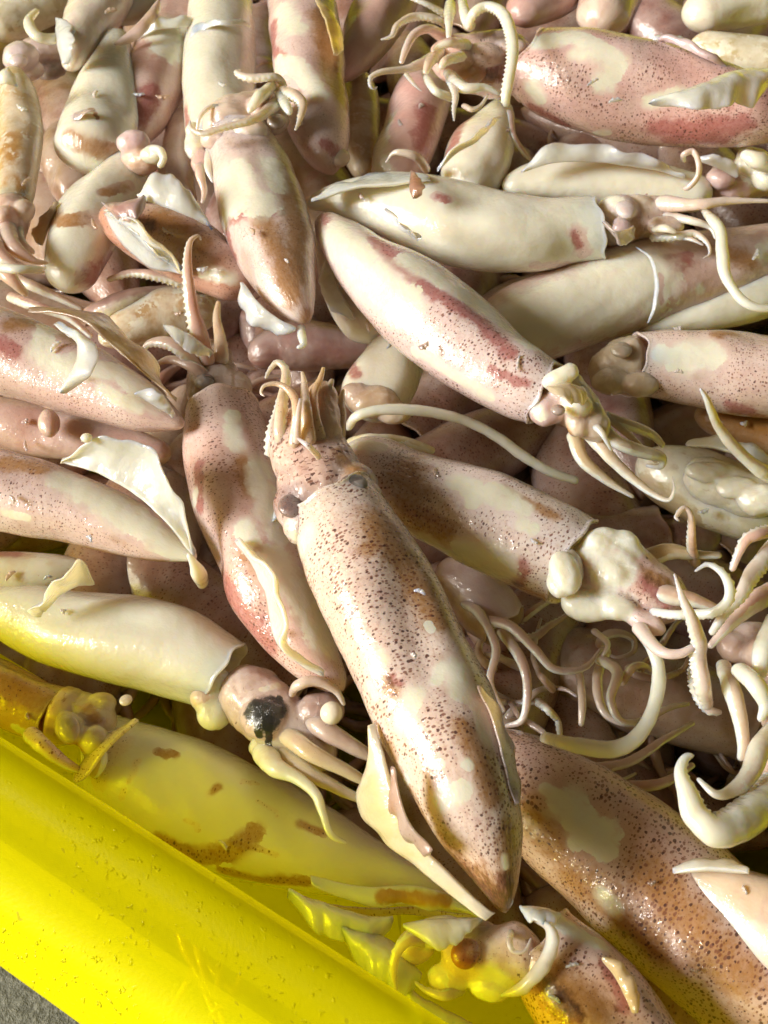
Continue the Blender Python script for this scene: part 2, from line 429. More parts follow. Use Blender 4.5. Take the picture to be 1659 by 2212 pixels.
def raw_blob(px, py, rx, ry, z, tone=PALE, flesh=0.0, dots=0.0, rz=None, rot=0.0, amp=0.12, freq=160, nu=36, nv=24):
    c, m = place(px, py, z)
    u = np.linspace(0, 2 * math.pi, nu, endpoint=False); v = np.linspace(0.02, math.pi - 0.02, nv)
    X = np.sin(v)[:, None] * np.cos(u)[None]; Y = np.sin(v)[:, None] * np.sin(u)[None]; Z = np.broadcast_to(np.cos(v)[:, None], X.shape)
    D = np.stack([X, Y, Z], -1).reshape(-1, 3)
    rz = (min(rx, ry) * 0.85 if rz is None else rz)
    Q = D * np.array([rx, ry, rz]) * m
    ca, sa = math.cos(rot), math.sin(rot)
    Q = np.stack([Q[:, 0] * ca - Q[:, 1] * sa, Q[:, 0] * sa + Q[:, 1] * ca, Q[:, 2]], 1)
    sd_ = next_seed()
    V = c + Q * (1 + amp * (wobble(Q + c, sd_, freq) + 0.4 * wobble(Q + c, sd_ + 1, freq * 3)))[:, None]
    UV = np.stack([np.broadcast_to(u[None] * rx * m, (nv, nu)).ravel(), np.broadcast_to(v[:, None] * ry * m, (nv, nu)).ravel()], 1) + (sd_ * 0.13) % 2
    F = grid_faces(nv, nu)[:, ::-1]
    k = len(V)
    V = np.vstack([V, V[:nu].mean(0), V[-nu:].mean(0)]); UV = np.vstack([UV, UV[0], UV[-1]])
    j = np.arange(0, nu, 2); last = (nv - 1) * nu
    F = np.vstack([F, np.stack([np.full_like(j, k), j, (j + 1) % nu, (j + 2) % nu], 1), np.stack([np.full_like(j, k + 1), last + (j + 2) % nu, last + (j + 1) % nu, last + j], 1)])
    nor = np.vstack([D, [[0, 0, 1]], [[0, 0, -1]]])
    return dict(V=V, F=F, UV=UV, nor=nor, tone=tone, flesh=flesh, dots=dots)

def blob(name, parent, px, py, rx, ry, z, tone=PALE, flesh=0.0, dots=0.0, rz=None, rot=0.0, amp=0.12, mat=None, marks=(), freq=160):
    d = raw_blob(px, py, rx, ry, z, tone, flesh, dots, rz, rot, amp, freq)
    return make_object(name, d['V'], d['F'], parent, mat or TISSUE, d['UV'], paint(d['V'], d['nor'], marks, flesh, dots), tone)

def fused(name, parent, comps, marks=(), voxel=0.0006, smooth=7, spread=16):
    """one continuous skin grown over several overlapping lumps (head, eye bulges, lobes)"""
    V = np.vstack([d['V'] for d in comps]); UV = np.vstack([d['UV'] for d in comps])
    offs = np.cumsum([0] + [len(d['V']) for d in comps])
    F = np.vstack([d['F'] + o for d, o in zip(comps, offs)])
    A = np.vstack([np.hstack([np.broadcast_to(np.array(d['tone'], float), (len(d['V']), 3)), np.full((len(d['V']), 1), d['flesh']), np.full((len(d['V']), 1), d['dots'])]) for d in comps])
    org = V.mean(0)
    me = bpy.data.meshes.new("lump")
    me.from_pydata((V - org).tolist(), [], F.tolist()); me.update()
    o = bpy.data.objects.new("lump", me); COL.objects.link(o)
    rm = o.modifiers.new("r", 'REMESH'); rm.mode = 'VOXEL'; rm.voxel_size = voxel
    sm = o.modifiers.new("s", 'SMOOTH'); sm.factor = 0.5; sm.iterations = smooth
    ev = o.evaluated_get(bpy.context.evaluated_depsgraph_get()); m2 = ev.to_mesh()
    n = len(m2.vertices)
    co = np.empty(n * 3, np.float32); m2.vertices.foreach_get('co', co); co = co.reshape(-1, 3).astype(float) + org
    no = np.empty(n * 3, np.float32); m2.vertices.foreach_get('normal', no); no = no.reshape(-1, 3).astype(float)
    fs = np.empty(len(m2.polygons) * 4, np.int32); m2.polygons.foreach_get('vertices', fs); fs = fs.reshape(-1, 4)
    ev.to_mesh_clear(); bpy.data.objects.remove(o); bpy.data.meshes.remove(me)
    kd = kdtree.KDTree(len(V))
    for i, p in enumerate(V): kd.insert(p, i)
    kd.balance()
    nU = np.zeros((n, 2)); nA = np.zeros((n, 5))
    for i in range(n):
        hit = kd.find_n(co[i], spread)
        nU[i] = UV[hit[0][1]]
        nA[i] = A[[h[1] for h in hit]].mean(0)
    sd_ = next_seed()
    co = co + no * (0.00035 * wobble(co, sd_, 420) + 0.00016 * wobble(co, sd_ + 1, 1300, 2))[:, None]
    M = paint(co, no, marks, 0.0, 0.0, nA[:, 3], nA[:, 4])
    return make_object(name, co, fs, parent, TISSUE, nU, M, nA[:, :3])

def flap(name, parent, inner, outer, z, tone=MEAT, flesh=1.0, dots=0.0, thick=0.0016, bulge=0.0, ruffle=0.0, marks=(), nu=56, nv=18, waves=3.0):
    """a fin, a torn strip of skin or a cut edge: a sheet with thickness between two surveyed rails (x, y, z in mm)"""
    A = np.array([place(p[0], p[1], z + (p[2] if len(p) > 2 else 0) * 0.001)[0] for p in inner])
    B = np.array([place(p[0], p[1], z + (p[2] if len(p) > 2 else 0) * 0.001)[0] for p in outer])
    A, _ = spline(A, nu); B, _ = spline(B, nu)
    v = np.linspace(0, 1, nv)
    uu = np.linspace(0, 1, nu)
    B = A + (B - A) * (np.clip(np.minimum(uu, 1 - uu) / 0.22, 0.0, 1) ** 0.6 * (1 + 0.06 * np.sin(uu * 23 + len(COL.objects)) + 0.025 * np.sin(uu * 51)))[:, None]
    S = A[:, None] * (1 - v)[None, :, None] + B[:, None] * v[None, :, None]
    sd_ = next_seed()
    du = np.gradient(S, axis=0); dv = np.gradient(S, axis=1)
    N = np.cross(du, dv); N /= np.linalg.norm(N, axis=2)[..., None] + 1e-12
    if N[..., 2].mean() < 0: N = -N
    S = S + N * (bulge * 0.001 * np.sin(v * math.pi))[None, :, None]
    u = np.linspace(0, 1, nu)
    S = S + N * (ruffle * 0.001 * np.sin(u * math.pi * 2 * waves + sd_)[:, None] * v[None] ** 1.5)[..., None]
    S = S + N * ((0.0009 * wobble(S.reshape(-1, 3), sd_, 170) + 0.0003 * wobble(S.reshape(-1, 3), sd_ + 5, 600)).reshape(nu, nv))[..., None]
    # ragged outer rim
    S[:, -1] += (S[:, -1] - S[:, -2]) * (0.6 * wobble(S[:, -1], sd_ + 3, 260) + 0.4 * wobble(S[:, -1], sd_ + 4, 900))[:, None]
    du = np.gradient(S, axis=0); dv = np.gradient(S, axis=1)
    N2 = np.cross(du, dv); N2 /= np.linalg.norm(N2, axis=2)[..., None] + 1e-12
    if N2[..., 2].mean() < 0: N2 = -N2
    prof = thick * 0.32 * (0.25 + 0.75 * np.sqrt(np.clip(1 - v ** 3, 0, 1)))[None, :, None] * (0.35 + 0.65 * np.sqrt(np.clip(1 - (2 * u - 1) ** 4, 0, 1)))[:, None, None]
    top, bot = (S + N2 * prof), (S - N2 * prof)
    ring = np.concatenate([top, bot[:, ::-1]], 1)                      # closed section for each step along the rails
    nc = ring.shape[1]
    V = ring.reshape(-1, 3)
    F = grid_faces(nu, nc)
    j = np.arange(nv - 1)
    F = np.vstack([F, np.stack([j, nc - 1 - j, nc - 2 - j, j + 1], 1)[:, ::-1], (nu - 1) * nc + np.stack([j, nc - 1 - j, nc - 2 - j, j + 1], 1)])
    su = np.linalg.norm(np.diff(A, axis=0), axis=1).sum(); sv = np.linalg.norm(A - B, axis=1).mean()
    vv = np.concatenate([v, v[::-1]])
    UV = np.stack(np.broadcast_arrays(u[:, None] * su, vv[None] * sv), -1).reshape(-1, 2) + (sd_ * 0.17) % 2
    nor = np.concatenate([N2, -N2[:, ::-1]], 1).reshape(-1, 3)
    o = make_object(name, V, F, parent, TISSUE, UV, paint(V, nor, marks, flesh, dots), tone)
    return o

GROUP = "squid heaped in the yellow tub"
def thing(name, label, cat, loc, group=None):
    o = bpy.data.objects.new(name, None)
    COL.objects.link(o)
    o.empty_display_size = 0.01
    o.location = loc
    o['label'], o['category'] = label, cat
    if group: o['group'] = group
    return o

def squid(label, pts, z, tone=PINK, flesh=0.0, dots=1.0, marks=(), fz=0.80, amp=0.095, collar=1.0, freq=48, name='squid', seg=72, n=150):
    """root Empty + mantle; pts run from the tail tip to the collar (x, y, half width, dz mm)"""
    z *= 0.001
    C, R = world_rows(pts, z)
    root = thing(name, label, 'squid', (C[:, 0].mean(), C[:, 1].mean(), C[:, 2].min() - R.max() * fz), GROUP)
    sd_ = next_seed()
    V, F, UV, nor = sweep(C, R, n, seg, fz=fz, amp=amp, freq=freq, seed=sd_, round0=True, round1=(collar == 0), collar=collar)
    rd = np.random.RandomState(sd_ + 50)                             # slack places and wrinkles where the body lies against others
    rmax = float(R.max()); C2 = spline(C, 40)[0]
    for _ in range(6):
        c = C2[rd.randint(4, 38)]; t = C2[min(39, 20) ] - C2[10]; t /= np.linalg.norm(t)
        dr = rd.normal(size=3); dr[2] = abs(dr[2]); dr -= t * (dr @ t); dr /= np.linalg.norm(dr)
        q = V - (c + dr * rmax * 0.9); al = q @ t
        dist2 = (al / (rmax * rd.uniform(0.5, 1.3))) ** 2 + ((np.linalg.norm(q, axis=1) ** 2 - al ** 2) / (rmax * rd.uniform(0.35, 0.6)) ** 2)
        V = V - nor * (rmax * rd.uniform(0.05, 0.16) * np.exp(-dist2))[:, None]
    make_object('mantle', V, F, root, TISSUE, UV, paint(V, nor, marks, flesh, dots), tone)
    if seg >= 72:
        rs = np.random.RandomState(sd_)
        row, _ = spline(np.array([(p[0], p[1], p[2], p[3] if len(p) > 3 else 0) for p in pts], float), 60)
        for _ in range(2 if flesh < 1 else 1):
            i = rs.randint(12, 52); c = row[i]; t = row[i + 3, :2] - row[i - 3, :2]; t /= np.linalg.norm(t) + 1e-9; nn = np.array([-t[1], t[0]])
            w = rs.uniform(-0.65, 0.65); ln, wd = rs.uniform(12, 34), rs.uniform(3, 8); a = rs.uniform(-1.2, 1.2)
            d = t * math.cos(a) + nn * math.sin(a); e = np.array([-d[1], d[0]])
            m = place(c[0], c[1], z)[1]
            up = c[3] + c[2] * m * 1000 * fz * (math.sqrt(1 - w * w) * 0.97)
            q = c[:2] + nn * w * c[2]
            A = [tuple(q + d * k) + (up,) for k in (-ln / 2, 0, ln / 2)]; B = [tuple(q + d * k + e * wd * (1.3 if k == 0 else 0.7)) + (up + rs.uniform(0.05, 0.45),) for k in (-ln / 2, 0, ln / 2)]
            flap('skin_shred', root, A, B, z, [(0.62, 0.42, 0.40), (0.80, 0.70, 0.60), (0.56, 0.36, 0.26)][rs.randint(3)], rs.choice([0, 0.2, 1.0]), 0.3, 0.0011, 0.4, 0.4, nu=16, nv=6)
    return root, z

# ------------------------------------------------------------------ ground and tub
RIDGE0, RIDGE1 = place(0, 1645, 0.035)[0], place(500, 1970, 0.035)[0]
DIR = (RIDGE1 - RIDGE0)[:2]; DIR /= np.linalg.norm(DIR)
OUT = np.array([DIR[1], -DIR[0]])
if OUT[1] > 0: OUT = -OUT
def build_ground():
    n = 60
    xs = np.linspace(-1, 1, n); g = np.sign(xs) * (np.abs(xs) ** 3 * 20 + np.abs(xs) * 0.8)
    X, Y = np.meshgrid(g, g, indexing='ij')
    V = np.stack([X.ravel(), Y.ravel() + 0.2, np.full(n * n, -0.106)], 1)
    m = bpy.data.materials.new("grey_concrete")
    gg = G(m); b = gg.bsdf
    co = gg.n.new('ShaderNodeTexCoord').outputs['Object']
    a, c, d = gg.noise(co, 60, 5, 0.7), gg.noise(co, 420, 4, 0.7), gg.noise(co, 7, 4)
    col = gg.mix(gg.step(c, 0.35, 0.68), (0.10, 0.105, 0.085), (0.30, 0.31, 0.27))
    col = gg.mix(gg.math('MULTIPLY', a, 0.5), col, (0.20, 0.21, 0.17))
    col = gg.mix(gg.math('MULTIPLY', d, 0.3), col, (0.12, 0.12, 0.10))
    gg.l.new(col, b.inputs['Base Color']); b.inputs['Roughness'].default_value = 0.75
    gg.l.new(gg.bump(gg.math('ADD', c, a), 0.8, 0.002), b.inputs['Normal'])
    o = make_object('ground', V, grid_faces(n, n, False)[:, ::1], None, m)
    o['kind'] = 'structure'
build_ground()

T_A0, T_A1, T_W, T_R = -0.42, 0.42, 0.72, 0.07
def tub_loop(s, k=14, m=70):
    """outline of the rounded tub grown outward by s; distances: a along DIR, b inward"""
    r = T_R + s
    pts = []
    corners = [(T_A1 - T_R, T_R, -90, 0), (T_A1 - T_R, T_W - T_R, 0, 90), (T_A0 + T_R, T_W - T_R, 90, 180), (T_A0 + T_R, T_R, 180, 270)]
    for ca, cb, a0, a1 in corners:
        for t in np.linspace(math.radians(a0), math.radians(a1), k):
            pts.append((ca + r * math.cos(t), cb + r * math.sin(t)))
    pts = np.array(pts)
    out = []
    for p, q in zip(pts, np.roll(pts, -1, 0)):
        d = np.linalg.norm(q - p)
        nn = m if d > 0.1 else 2
        for t in np.linspace(0, 1, nn, endpoint=False): out.append(p + (q - p) * t)
    return np.array(out)
def tub_world(ab, z):
    return np.concatenate([RIDGE0[None, :2] + DIR[None] * ab[:, :1] - OUT[None] * ab[:, 1:], np.broadcast_to(np.asarray(z, float), (len(ab),))[:, None]], 1)
def build_tub():
    c = tub_world(np.array([[(T_A0 + T_A1) / 2, T_W / 2]]), -0.104)[0]
    root = thing('plastic_tub', 'bright yellow plastic tub with a rolled rim holding all the squid', 'tub', c)
    prof = [(-0.050, -0.101), (-0.042, -0.098), (-0.046, -0.090), (-0.042, -0.070), (-0.0392, -0.050), (-0.0370, -0.0420), (-0.0310, -0.0385), (0.0080, -0.0350)]
    outer = [(0.0080, -0.0350), (0.0158, -0.0325), (0.0190, -0.0200), (0.0196, -0.0050), (0.0196, 0.0200)]
    e = place(75, 2141, -0.012)[0][:2] - RIDGE0[:2]
    EDGE = float(e @ OUT) + 0.0055
    rim = [(0.0005, 0.0270), (-0.0008, 0.0298), (0.0012, 0.0333), (0.0055, 0.0352), (0.0112, 0.0336), (0.0158, 0.0284), (0.0200, 0.0215), (0.0255, 0.0145), (0.0330, 0.0085),
           (0.0330 + (EDGE - 0.033) * 0.35, 0.0030), (0.0330 + (EDGE - 0.033) * 0.75, -0.0045), (0.0330 + (EDGE - 0.033) * 0.96, -0.0085), (EDGE, -0.0115)]
    for name, pf, mat, cnt in (('tub_wall', prof, PLASTIC_LEDGE, 60), ('tub_side', outer, PLASTIC, 40), ('rolled_rim', rim, PLASTIC, 90)):
        pr, _ = spline(np.array([(a, 0, b) for a, b in pf]), cnt)
        rings = []
        for s, z in pr[:, [0, 2]]:
            W = tub_world(tub_loop(s - 0.0055), z)
            W[:, 2] += 0.0006 * wobble(W, 5, 30) + 0.00025 * wobble(W, 9, 160)
            rings.append(W)
        R = np.array(rings)
        ns, nl = R.shape[:2]
        idx = np.arange(ns * nl).reshape(ns, nl)
        a, b = idx[:-1], idx[1:]
        F = np.stack([a, np.roll(a, -1, 1), np.roll(b, -1, 1), b], -1).reshape(-1, 4)
        thick = np.zeros((ns * nl, 5)); thick[:, 0] = np.repeat(np.clip((pr[:, 0] - 0.018) / 0.014, 0, 1), nl)
        make_object(name, R.reshape(-1, 3), F, root, mat, marks=thick)
    L = tub_loop(-0.053)
    top, bot = tub_world(L, -0.0995), tub_world(L, -0.103)
    n = len(L)
    cc = tub_world(np.array([[(T_A0 + T_A1) / 2, T_W / 2]]), -0.0995)[0]
    V = np.vstack([top, bot, [cc, cc - [0, 0, 0.0035]]])
    j = np.arange(0, n, 2)
    i = np.arange(n)
    F = np.vstack([np.stack([i, n + i, n + (i + 1) % n, (i + 1) % n], 1), np.stack([np.full_like(j, 2 * n), j, (j + 1) % n, (j + 2) % n], 1), np.stack([np.full_like(j, 2 * n + 1), n + (j + 2) % n, n + (j + 1) % n, n + j], 1)])
    make_object('tub_floor', V, F, root, PLASTIC, smooth=False)
build_tub()

# ------------------------------------------------------------------ lower layers of the heap: squid of the same kind, copied, with gap shade in their tones
def low_squid(tone, dots, flesh, sd_):
    rnd = random.Random(sd_)
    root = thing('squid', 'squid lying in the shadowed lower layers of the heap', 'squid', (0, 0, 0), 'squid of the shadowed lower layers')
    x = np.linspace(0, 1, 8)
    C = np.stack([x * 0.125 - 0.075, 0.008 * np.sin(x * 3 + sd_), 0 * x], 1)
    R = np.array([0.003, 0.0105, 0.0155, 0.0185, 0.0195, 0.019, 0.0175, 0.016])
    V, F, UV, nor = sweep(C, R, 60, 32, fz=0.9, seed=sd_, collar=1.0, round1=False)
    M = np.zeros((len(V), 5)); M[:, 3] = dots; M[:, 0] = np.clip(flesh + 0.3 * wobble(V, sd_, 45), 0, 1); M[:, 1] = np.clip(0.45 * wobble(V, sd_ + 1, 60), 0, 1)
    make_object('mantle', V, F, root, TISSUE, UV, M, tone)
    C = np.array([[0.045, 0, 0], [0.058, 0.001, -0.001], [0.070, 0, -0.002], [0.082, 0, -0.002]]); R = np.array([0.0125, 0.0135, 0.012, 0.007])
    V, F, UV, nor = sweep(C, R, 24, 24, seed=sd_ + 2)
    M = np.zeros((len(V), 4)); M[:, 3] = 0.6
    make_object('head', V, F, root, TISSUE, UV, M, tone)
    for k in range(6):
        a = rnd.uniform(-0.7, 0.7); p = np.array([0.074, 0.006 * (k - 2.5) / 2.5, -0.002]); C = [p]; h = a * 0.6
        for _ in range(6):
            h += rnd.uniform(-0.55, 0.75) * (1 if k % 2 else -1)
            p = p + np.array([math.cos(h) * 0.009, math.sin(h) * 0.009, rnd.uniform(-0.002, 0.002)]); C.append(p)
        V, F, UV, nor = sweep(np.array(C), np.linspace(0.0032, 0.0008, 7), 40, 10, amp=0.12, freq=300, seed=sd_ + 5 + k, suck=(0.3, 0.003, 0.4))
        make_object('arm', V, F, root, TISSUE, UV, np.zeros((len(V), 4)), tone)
    return root
LOW = [low_squid((0.36, 0.22, 0.17), 0.9, 0.0, 11), low_squid((0.40, 0.27, 0.18), 0.5, 0.0, 23), low_squid((0.30, 0.16, 0.14), 0.7, 0.0, 37)]  # dark tones deepen the gaps: shade put into the skin colour
used = set()
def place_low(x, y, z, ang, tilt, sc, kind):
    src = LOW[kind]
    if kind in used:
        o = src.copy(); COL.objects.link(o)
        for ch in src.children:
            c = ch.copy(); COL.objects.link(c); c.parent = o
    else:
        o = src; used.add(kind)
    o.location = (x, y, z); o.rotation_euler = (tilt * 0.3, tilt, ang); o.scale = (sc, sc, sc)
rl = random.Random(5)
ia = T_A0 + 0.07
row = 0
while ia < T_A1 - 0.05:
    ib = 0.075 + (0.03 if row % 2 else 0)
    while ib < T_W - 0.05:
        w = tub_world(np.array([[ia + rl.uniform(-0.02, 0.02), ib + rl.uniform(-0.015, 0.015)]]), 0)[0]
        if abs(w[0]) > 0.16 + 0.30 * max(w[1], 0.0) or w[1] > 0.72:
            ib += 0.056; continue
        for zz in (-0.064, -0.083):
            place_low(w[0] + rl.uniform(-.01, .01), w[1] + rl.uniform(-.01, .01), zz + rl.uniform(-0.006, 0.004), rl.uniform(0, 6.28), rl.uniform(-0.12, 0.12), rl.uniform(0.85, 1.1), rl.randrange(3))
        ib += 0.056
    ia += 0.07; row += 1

# ------------------------------------------------------------------ the squid one sees, from the top of the heap down
def central():
    r, z = squid('large speckled squid on top of the heap, brown tail tip pointing down', [
        (1092, 1972, 10, -10), (1076, 1900, 48, -6), (1045, 1800, 92, -3), (1002, 1685, 118), (952, 1565, 132), (893, 1435, 136), (833, 1315, 132), (778, 1212, 120), (738, 1125, 106), (727, 1098, 101)], 27,
        (0.82, 0.70, 0.62), 0.0, 1.15, [
        ('flesh', [(668, 1150), (648, 1185)], 20), ('flesh', [(895, 1500), (873, 1560)], 24), ('flesh', [(826, 1415), (814, 1448)], 15), ('flesh', [(985, 1440), (1000, 1500)], 26),
        ('flesh', [(940, 1470), (955, 1440)], 14), ('flesh', [(1032, 1530), (1052, 1590)], 20), ('flesh', [(945, 1735), (1000, 1708)], 24), ('flesh', [(950, 1650), (952, 1652)], 11), ('flesh', [(1005, 1650), (1015, 1655)], 11),
        ('flesh', [(1090, 1850), (1092, 1870)], 9), ('flesh', [(925, 1350), (930, 1362)], 10), ('flesh', [(880, 1680), (872, 1702)], 9), ('flesh', [(800, 1480), (812, 1505)], 10),
        ('brown', [(812, 1130), (860, 1200), (905, 1270), (945, 1330)], 42), ('brown', [(850, 1140), (800, 1180)], 26), ('brown', [(1000, 1570), (1040, 1640), (1060, 1720)], 26), ('brown', [(842, 1620), (860, 1700), (905, 1790)], 22),  # brown down the right side mixes skin pigment with painted shade
        ('brown', [(930, 1850), (1000, 1880), (1050, 1930), (1085, 1965)], 52), ('brown', [(1100, 1800), (1105, 1900)], 30), ('brown', [(645, 1230), (680, 1300)], 14), ('brown', [(830, 1470), (850, 1500)], 14),
        ('red', [(985, 1880), (1040, 1925), (1085, 1968)], 44), ('red', [(845, 1465), (858, 1478)], 12), ('red', [(1090, 1900), (1085, 1950)], 22)], fz=0.92, seg=96, n=200)
    flap('fin', r, [(812, 1560, 4), (838, 1650, 3), (862, 1730, 1), (900, 1820, -2), (985, 1905, -4), (1070, 1972, -6)],
         [(800, 1552, 1), (792, 1640, -6), (775, 1730, -14), (800, 1795, -16), (900, 1858, -12), (1062, 1974, -10)], z, (0.78, 0.62, 0.36), 0.3, 0.0, 0.0018, 2.5, 0.4)  # ochre tone stands in for shade and yellow bounce on the fin
    flap('skin_flap', r, [(845, 1655, 16), (860, 1715, 15), (890, 1780, 12), (935, 1835, 10)], [(838, 1690, 10), (846, 1745, 8), (880, 1815, 4), (940, 1875, 2)], z, (0.42, 0.20, 0.16), 0, 0.5, 0.0008, 1, 1.0)
    flap('skin_flap', r, [(1030, 1480, 17), (1065, 1560, 12), (1085, 1640, 9), (1110, 1740, 5)], [(1050, 1470, 12), (1090, 1560, 2), (1115, 1650, 0), (1135, 1760, -2)], z, (0.50, 0.33, 0.26), 0, 0.6, 0.0009, 1, 0.6)
    fused('head', r, [raw_tube([(738, 1118, 84), (708, 1068, 96), (690, 1025, 90), (668, 985, 86), (658, 950, 80), (660, 915, 66), (668, 880, 50)], z, (0.76, 0.58, 0.50), 0, 1.2, 48, amp=0.05, fz=0.75),
        raw_blob(640, 1088, 50, 62, z, (0.36, 0.27, 0.28), 0, 1.0, 50), raw_blob(652, 1045, 54, 56, z, (0.70, 0.54, 0.48), 0, 1.1, 50), raw_blob(648, 1135, 40, 44, z, (0.76, 0.62, 0.56), 0.2, 0.9, 44), raw_blob(764, 1044, 52, 50, z + 0.004, (0.34, 0.28, 0.24), 0, 0.5), raw_tube([(690, 965, 60, 6), (692, 905, 48, 6), (695, 855, 36, 6), (698, 825, 20, 6)], z, (0.74, 0.52, 0.34), 0, 0.3, 36, amp=0.12, fz=0.7), raw_blob(798, 1075, 26, 40, z + 0.006, (0.76, 0.62, 0.46), 0, 0.2)],
        [('brown', [(745, 985), (770, 1010)], 26), ('flesh', [(640, 1160), (650, 1175)], 14)], smooth=12, spread=22)
    blob('eye', r, 628, 1092, 26, 30, z + 0.0058, (0.17, 0.12, 0.13), 0, 0.9, 12, 0.3, 0.16)
    blob('eye', r, 764, 1046, 34, 30, z + 0.0120, (0.11, 0.105, 0.10), 0, 0.2, 12, 0.5, 0.2)
    A = [([(618, 985, 17, 6), (606, 930, 16, 8), (608, 870, 14, 9), (616, 830, 12, 9), (615, 800, 10, 9), (598, 783, 9, 9), (580, 803, 7, 8), (573, 818, 4, 8)], (0.80, 0.66, 0.50), True),
         ([(634, 970, 13, 14), (638, 890, 12, 15), (628, 850, 10, 15), (600, 832, 8, 15), (573, 835, 6, 15), (562, 848, 5, 14), (572, 857, 2, 14)], (0.74, 0.52, 0.36), False),
         ([(592, 990, 17, 2), (590, 940, 15, 3), (596, 890, 12, 3), (604, 855, 8, 3)], PALE, True),
         ([(668, 965, 18, 14), (660, 900, 15, 15), (658, 850, 11, 13), (655, 822, 8, 12), (652, 802, 5, 12)], (0.78, 0.58, 0.42), True),
         ([(690, 960, 19, 12), (678, 900, 17, 13), (680, 850, 13, 12), (690, 815, 10, 12), (699, 793, 7, 11)], (0.74, 0.50, 0.30), True),
         ([(708, 960, 19, 8), (706, 900, 18, 8), (710, 850, 15, 8), (718, 818, 8, 8)], (0.72, 0.48, 0.28), False),
         ([(726, 970, 17, 3), (730, 910, 16, 4), (738, 865, 12, 4), (742, 840, 6, 4)], (0.70, 0.50, 0.34), True),
         ([(640, 960, 10, 16), (642, 900, 8, 18), (650, 860, 6, 17)], (0.80, 0.62, 0.58), False),
         ([(641, 946, 5, 19), (668, 964, 8, 20), (691, 990, 8, 18)], (0.82, 0.74, 0.74), False)]
    for p, t, s in A: arm(r, p, z, t, s, 0.0, 0.5, ang=-1.5 if t[2] < 0.43 else None)
central()

def slit_squid():
    r, z = squid('pink speckled squid split open lengthwise, behind the large top squid', [
        (742, 1492, 20, -8), (668, 1408, 70, -4), (600, 1300, 96), (548, 1190, 106), (512, 1080, 104), (490, 980, 94), (482, 905, 80), (480, 880, 74)], 3,
        (0.72, 0.52, 0.46), 0.0, 0.95, [
        ('flesh', [(560, 1010), (580, 1100), (600, 1160)], 30), ('flesh', [(500, 900), (510, 960)], 20), ('flesh', [(530, 1140), (545, 1170)], 26), ('flesh', [(590, 1200), (650, 1290), (700, 1380)], 40), ('flesh', [(422, 1060), (418, 1090)], 10),
        ('brown', [(545, 1190), (570, 1225)], 22), ('brown', [(530, 1000), (545, 1060)], 26), ('brown', [(640, 1250), (660, 1330)], 26),
        ('red', [(480, 1260), (530, 1330), (580, 1385)], 34), ('red', [(430, 1000), (430, 1100)], 14)])
    flap('cut_edge', r, [(505, 1170, 13), (545, 1215, 14), (578, 1290, 14), (596, 1360, 12), (622, 1405, 8), (700, 1462, 2)], [(498, 1160, 20), (558, 1215, 23), (600, 1290, 24), (616, 1345, 22), (604, 1392, 17), (690, 1450, 8)], z, (0.82, 0.76, 0.52), 1, 0, 0.0035, 1, 0.8)
    fused('head', r, [raw_tube([(482, 895, 60), (474, 855, 66), (462, 815, 58), (452, 775, 42), (446, 740, 30)], z - 0.014, (0.38, 0.28, 0.20), 0, 0.5, 36, amp=0.1),
        raw_blob(446, 828, 40, 38, z - 0.009, (0.24, 0.2, 0.16), 0, 0.2), raw_blob(508, 838, 34, 42, z - 0.010, (0.66, 0.52, 0.44), 0.2, 0.2), raw_blob(470, 770, 34, 30, z - 0.010, (0.34, 0.26, 0.2), 0, 0.2)])
    blob('eye', r, 442, 824, 22, 20, z - 0.003, (0.10, 0.09, 0.08), 0, 0, 14)
    arm(r, [(452, 790, 17, 0), (432, 730, 19, 10), (415, 680, 17, 18), (408, 620, 13, 24), (406, 560, 10, 28), (413, 520, 8, 30), (425, 508, 6, 30), (434, 520, 3, 29)], z, (0.74, 0.50, 0.42), True)
    arm(r, [(478, 790, 16), (476, 740, 14), (468, 690, 13), (472, 650, 10)], z, (0.58, 0.42, 0.26), False)
    arm(r, [(300, 768, 6, 0), (325, 742, 12, 4), (360, 738, 15, 6), (395, 760, 15, 4), (440, 800, 18, -2)], z, (0.70, 0.52, 0.44), True)
    flap('arm_web', r, [(355, 712, 10), (385, 715, 12), (420, 735, 12), (452, 772, 8)], [(362, 728, 14), (390, 745, 16), (420, 765, 14), (450, 776, 10)], z, (0.84, 0.76, 0.68), 1, 0, 0.0025, 2, 0.3)
    arm(r, [(330, 790, 6), (370, 775, 13), (410, 790, 15), (450, 820, 18)], z, (0.46, 0.30, 0.22), False)
slit_squid()

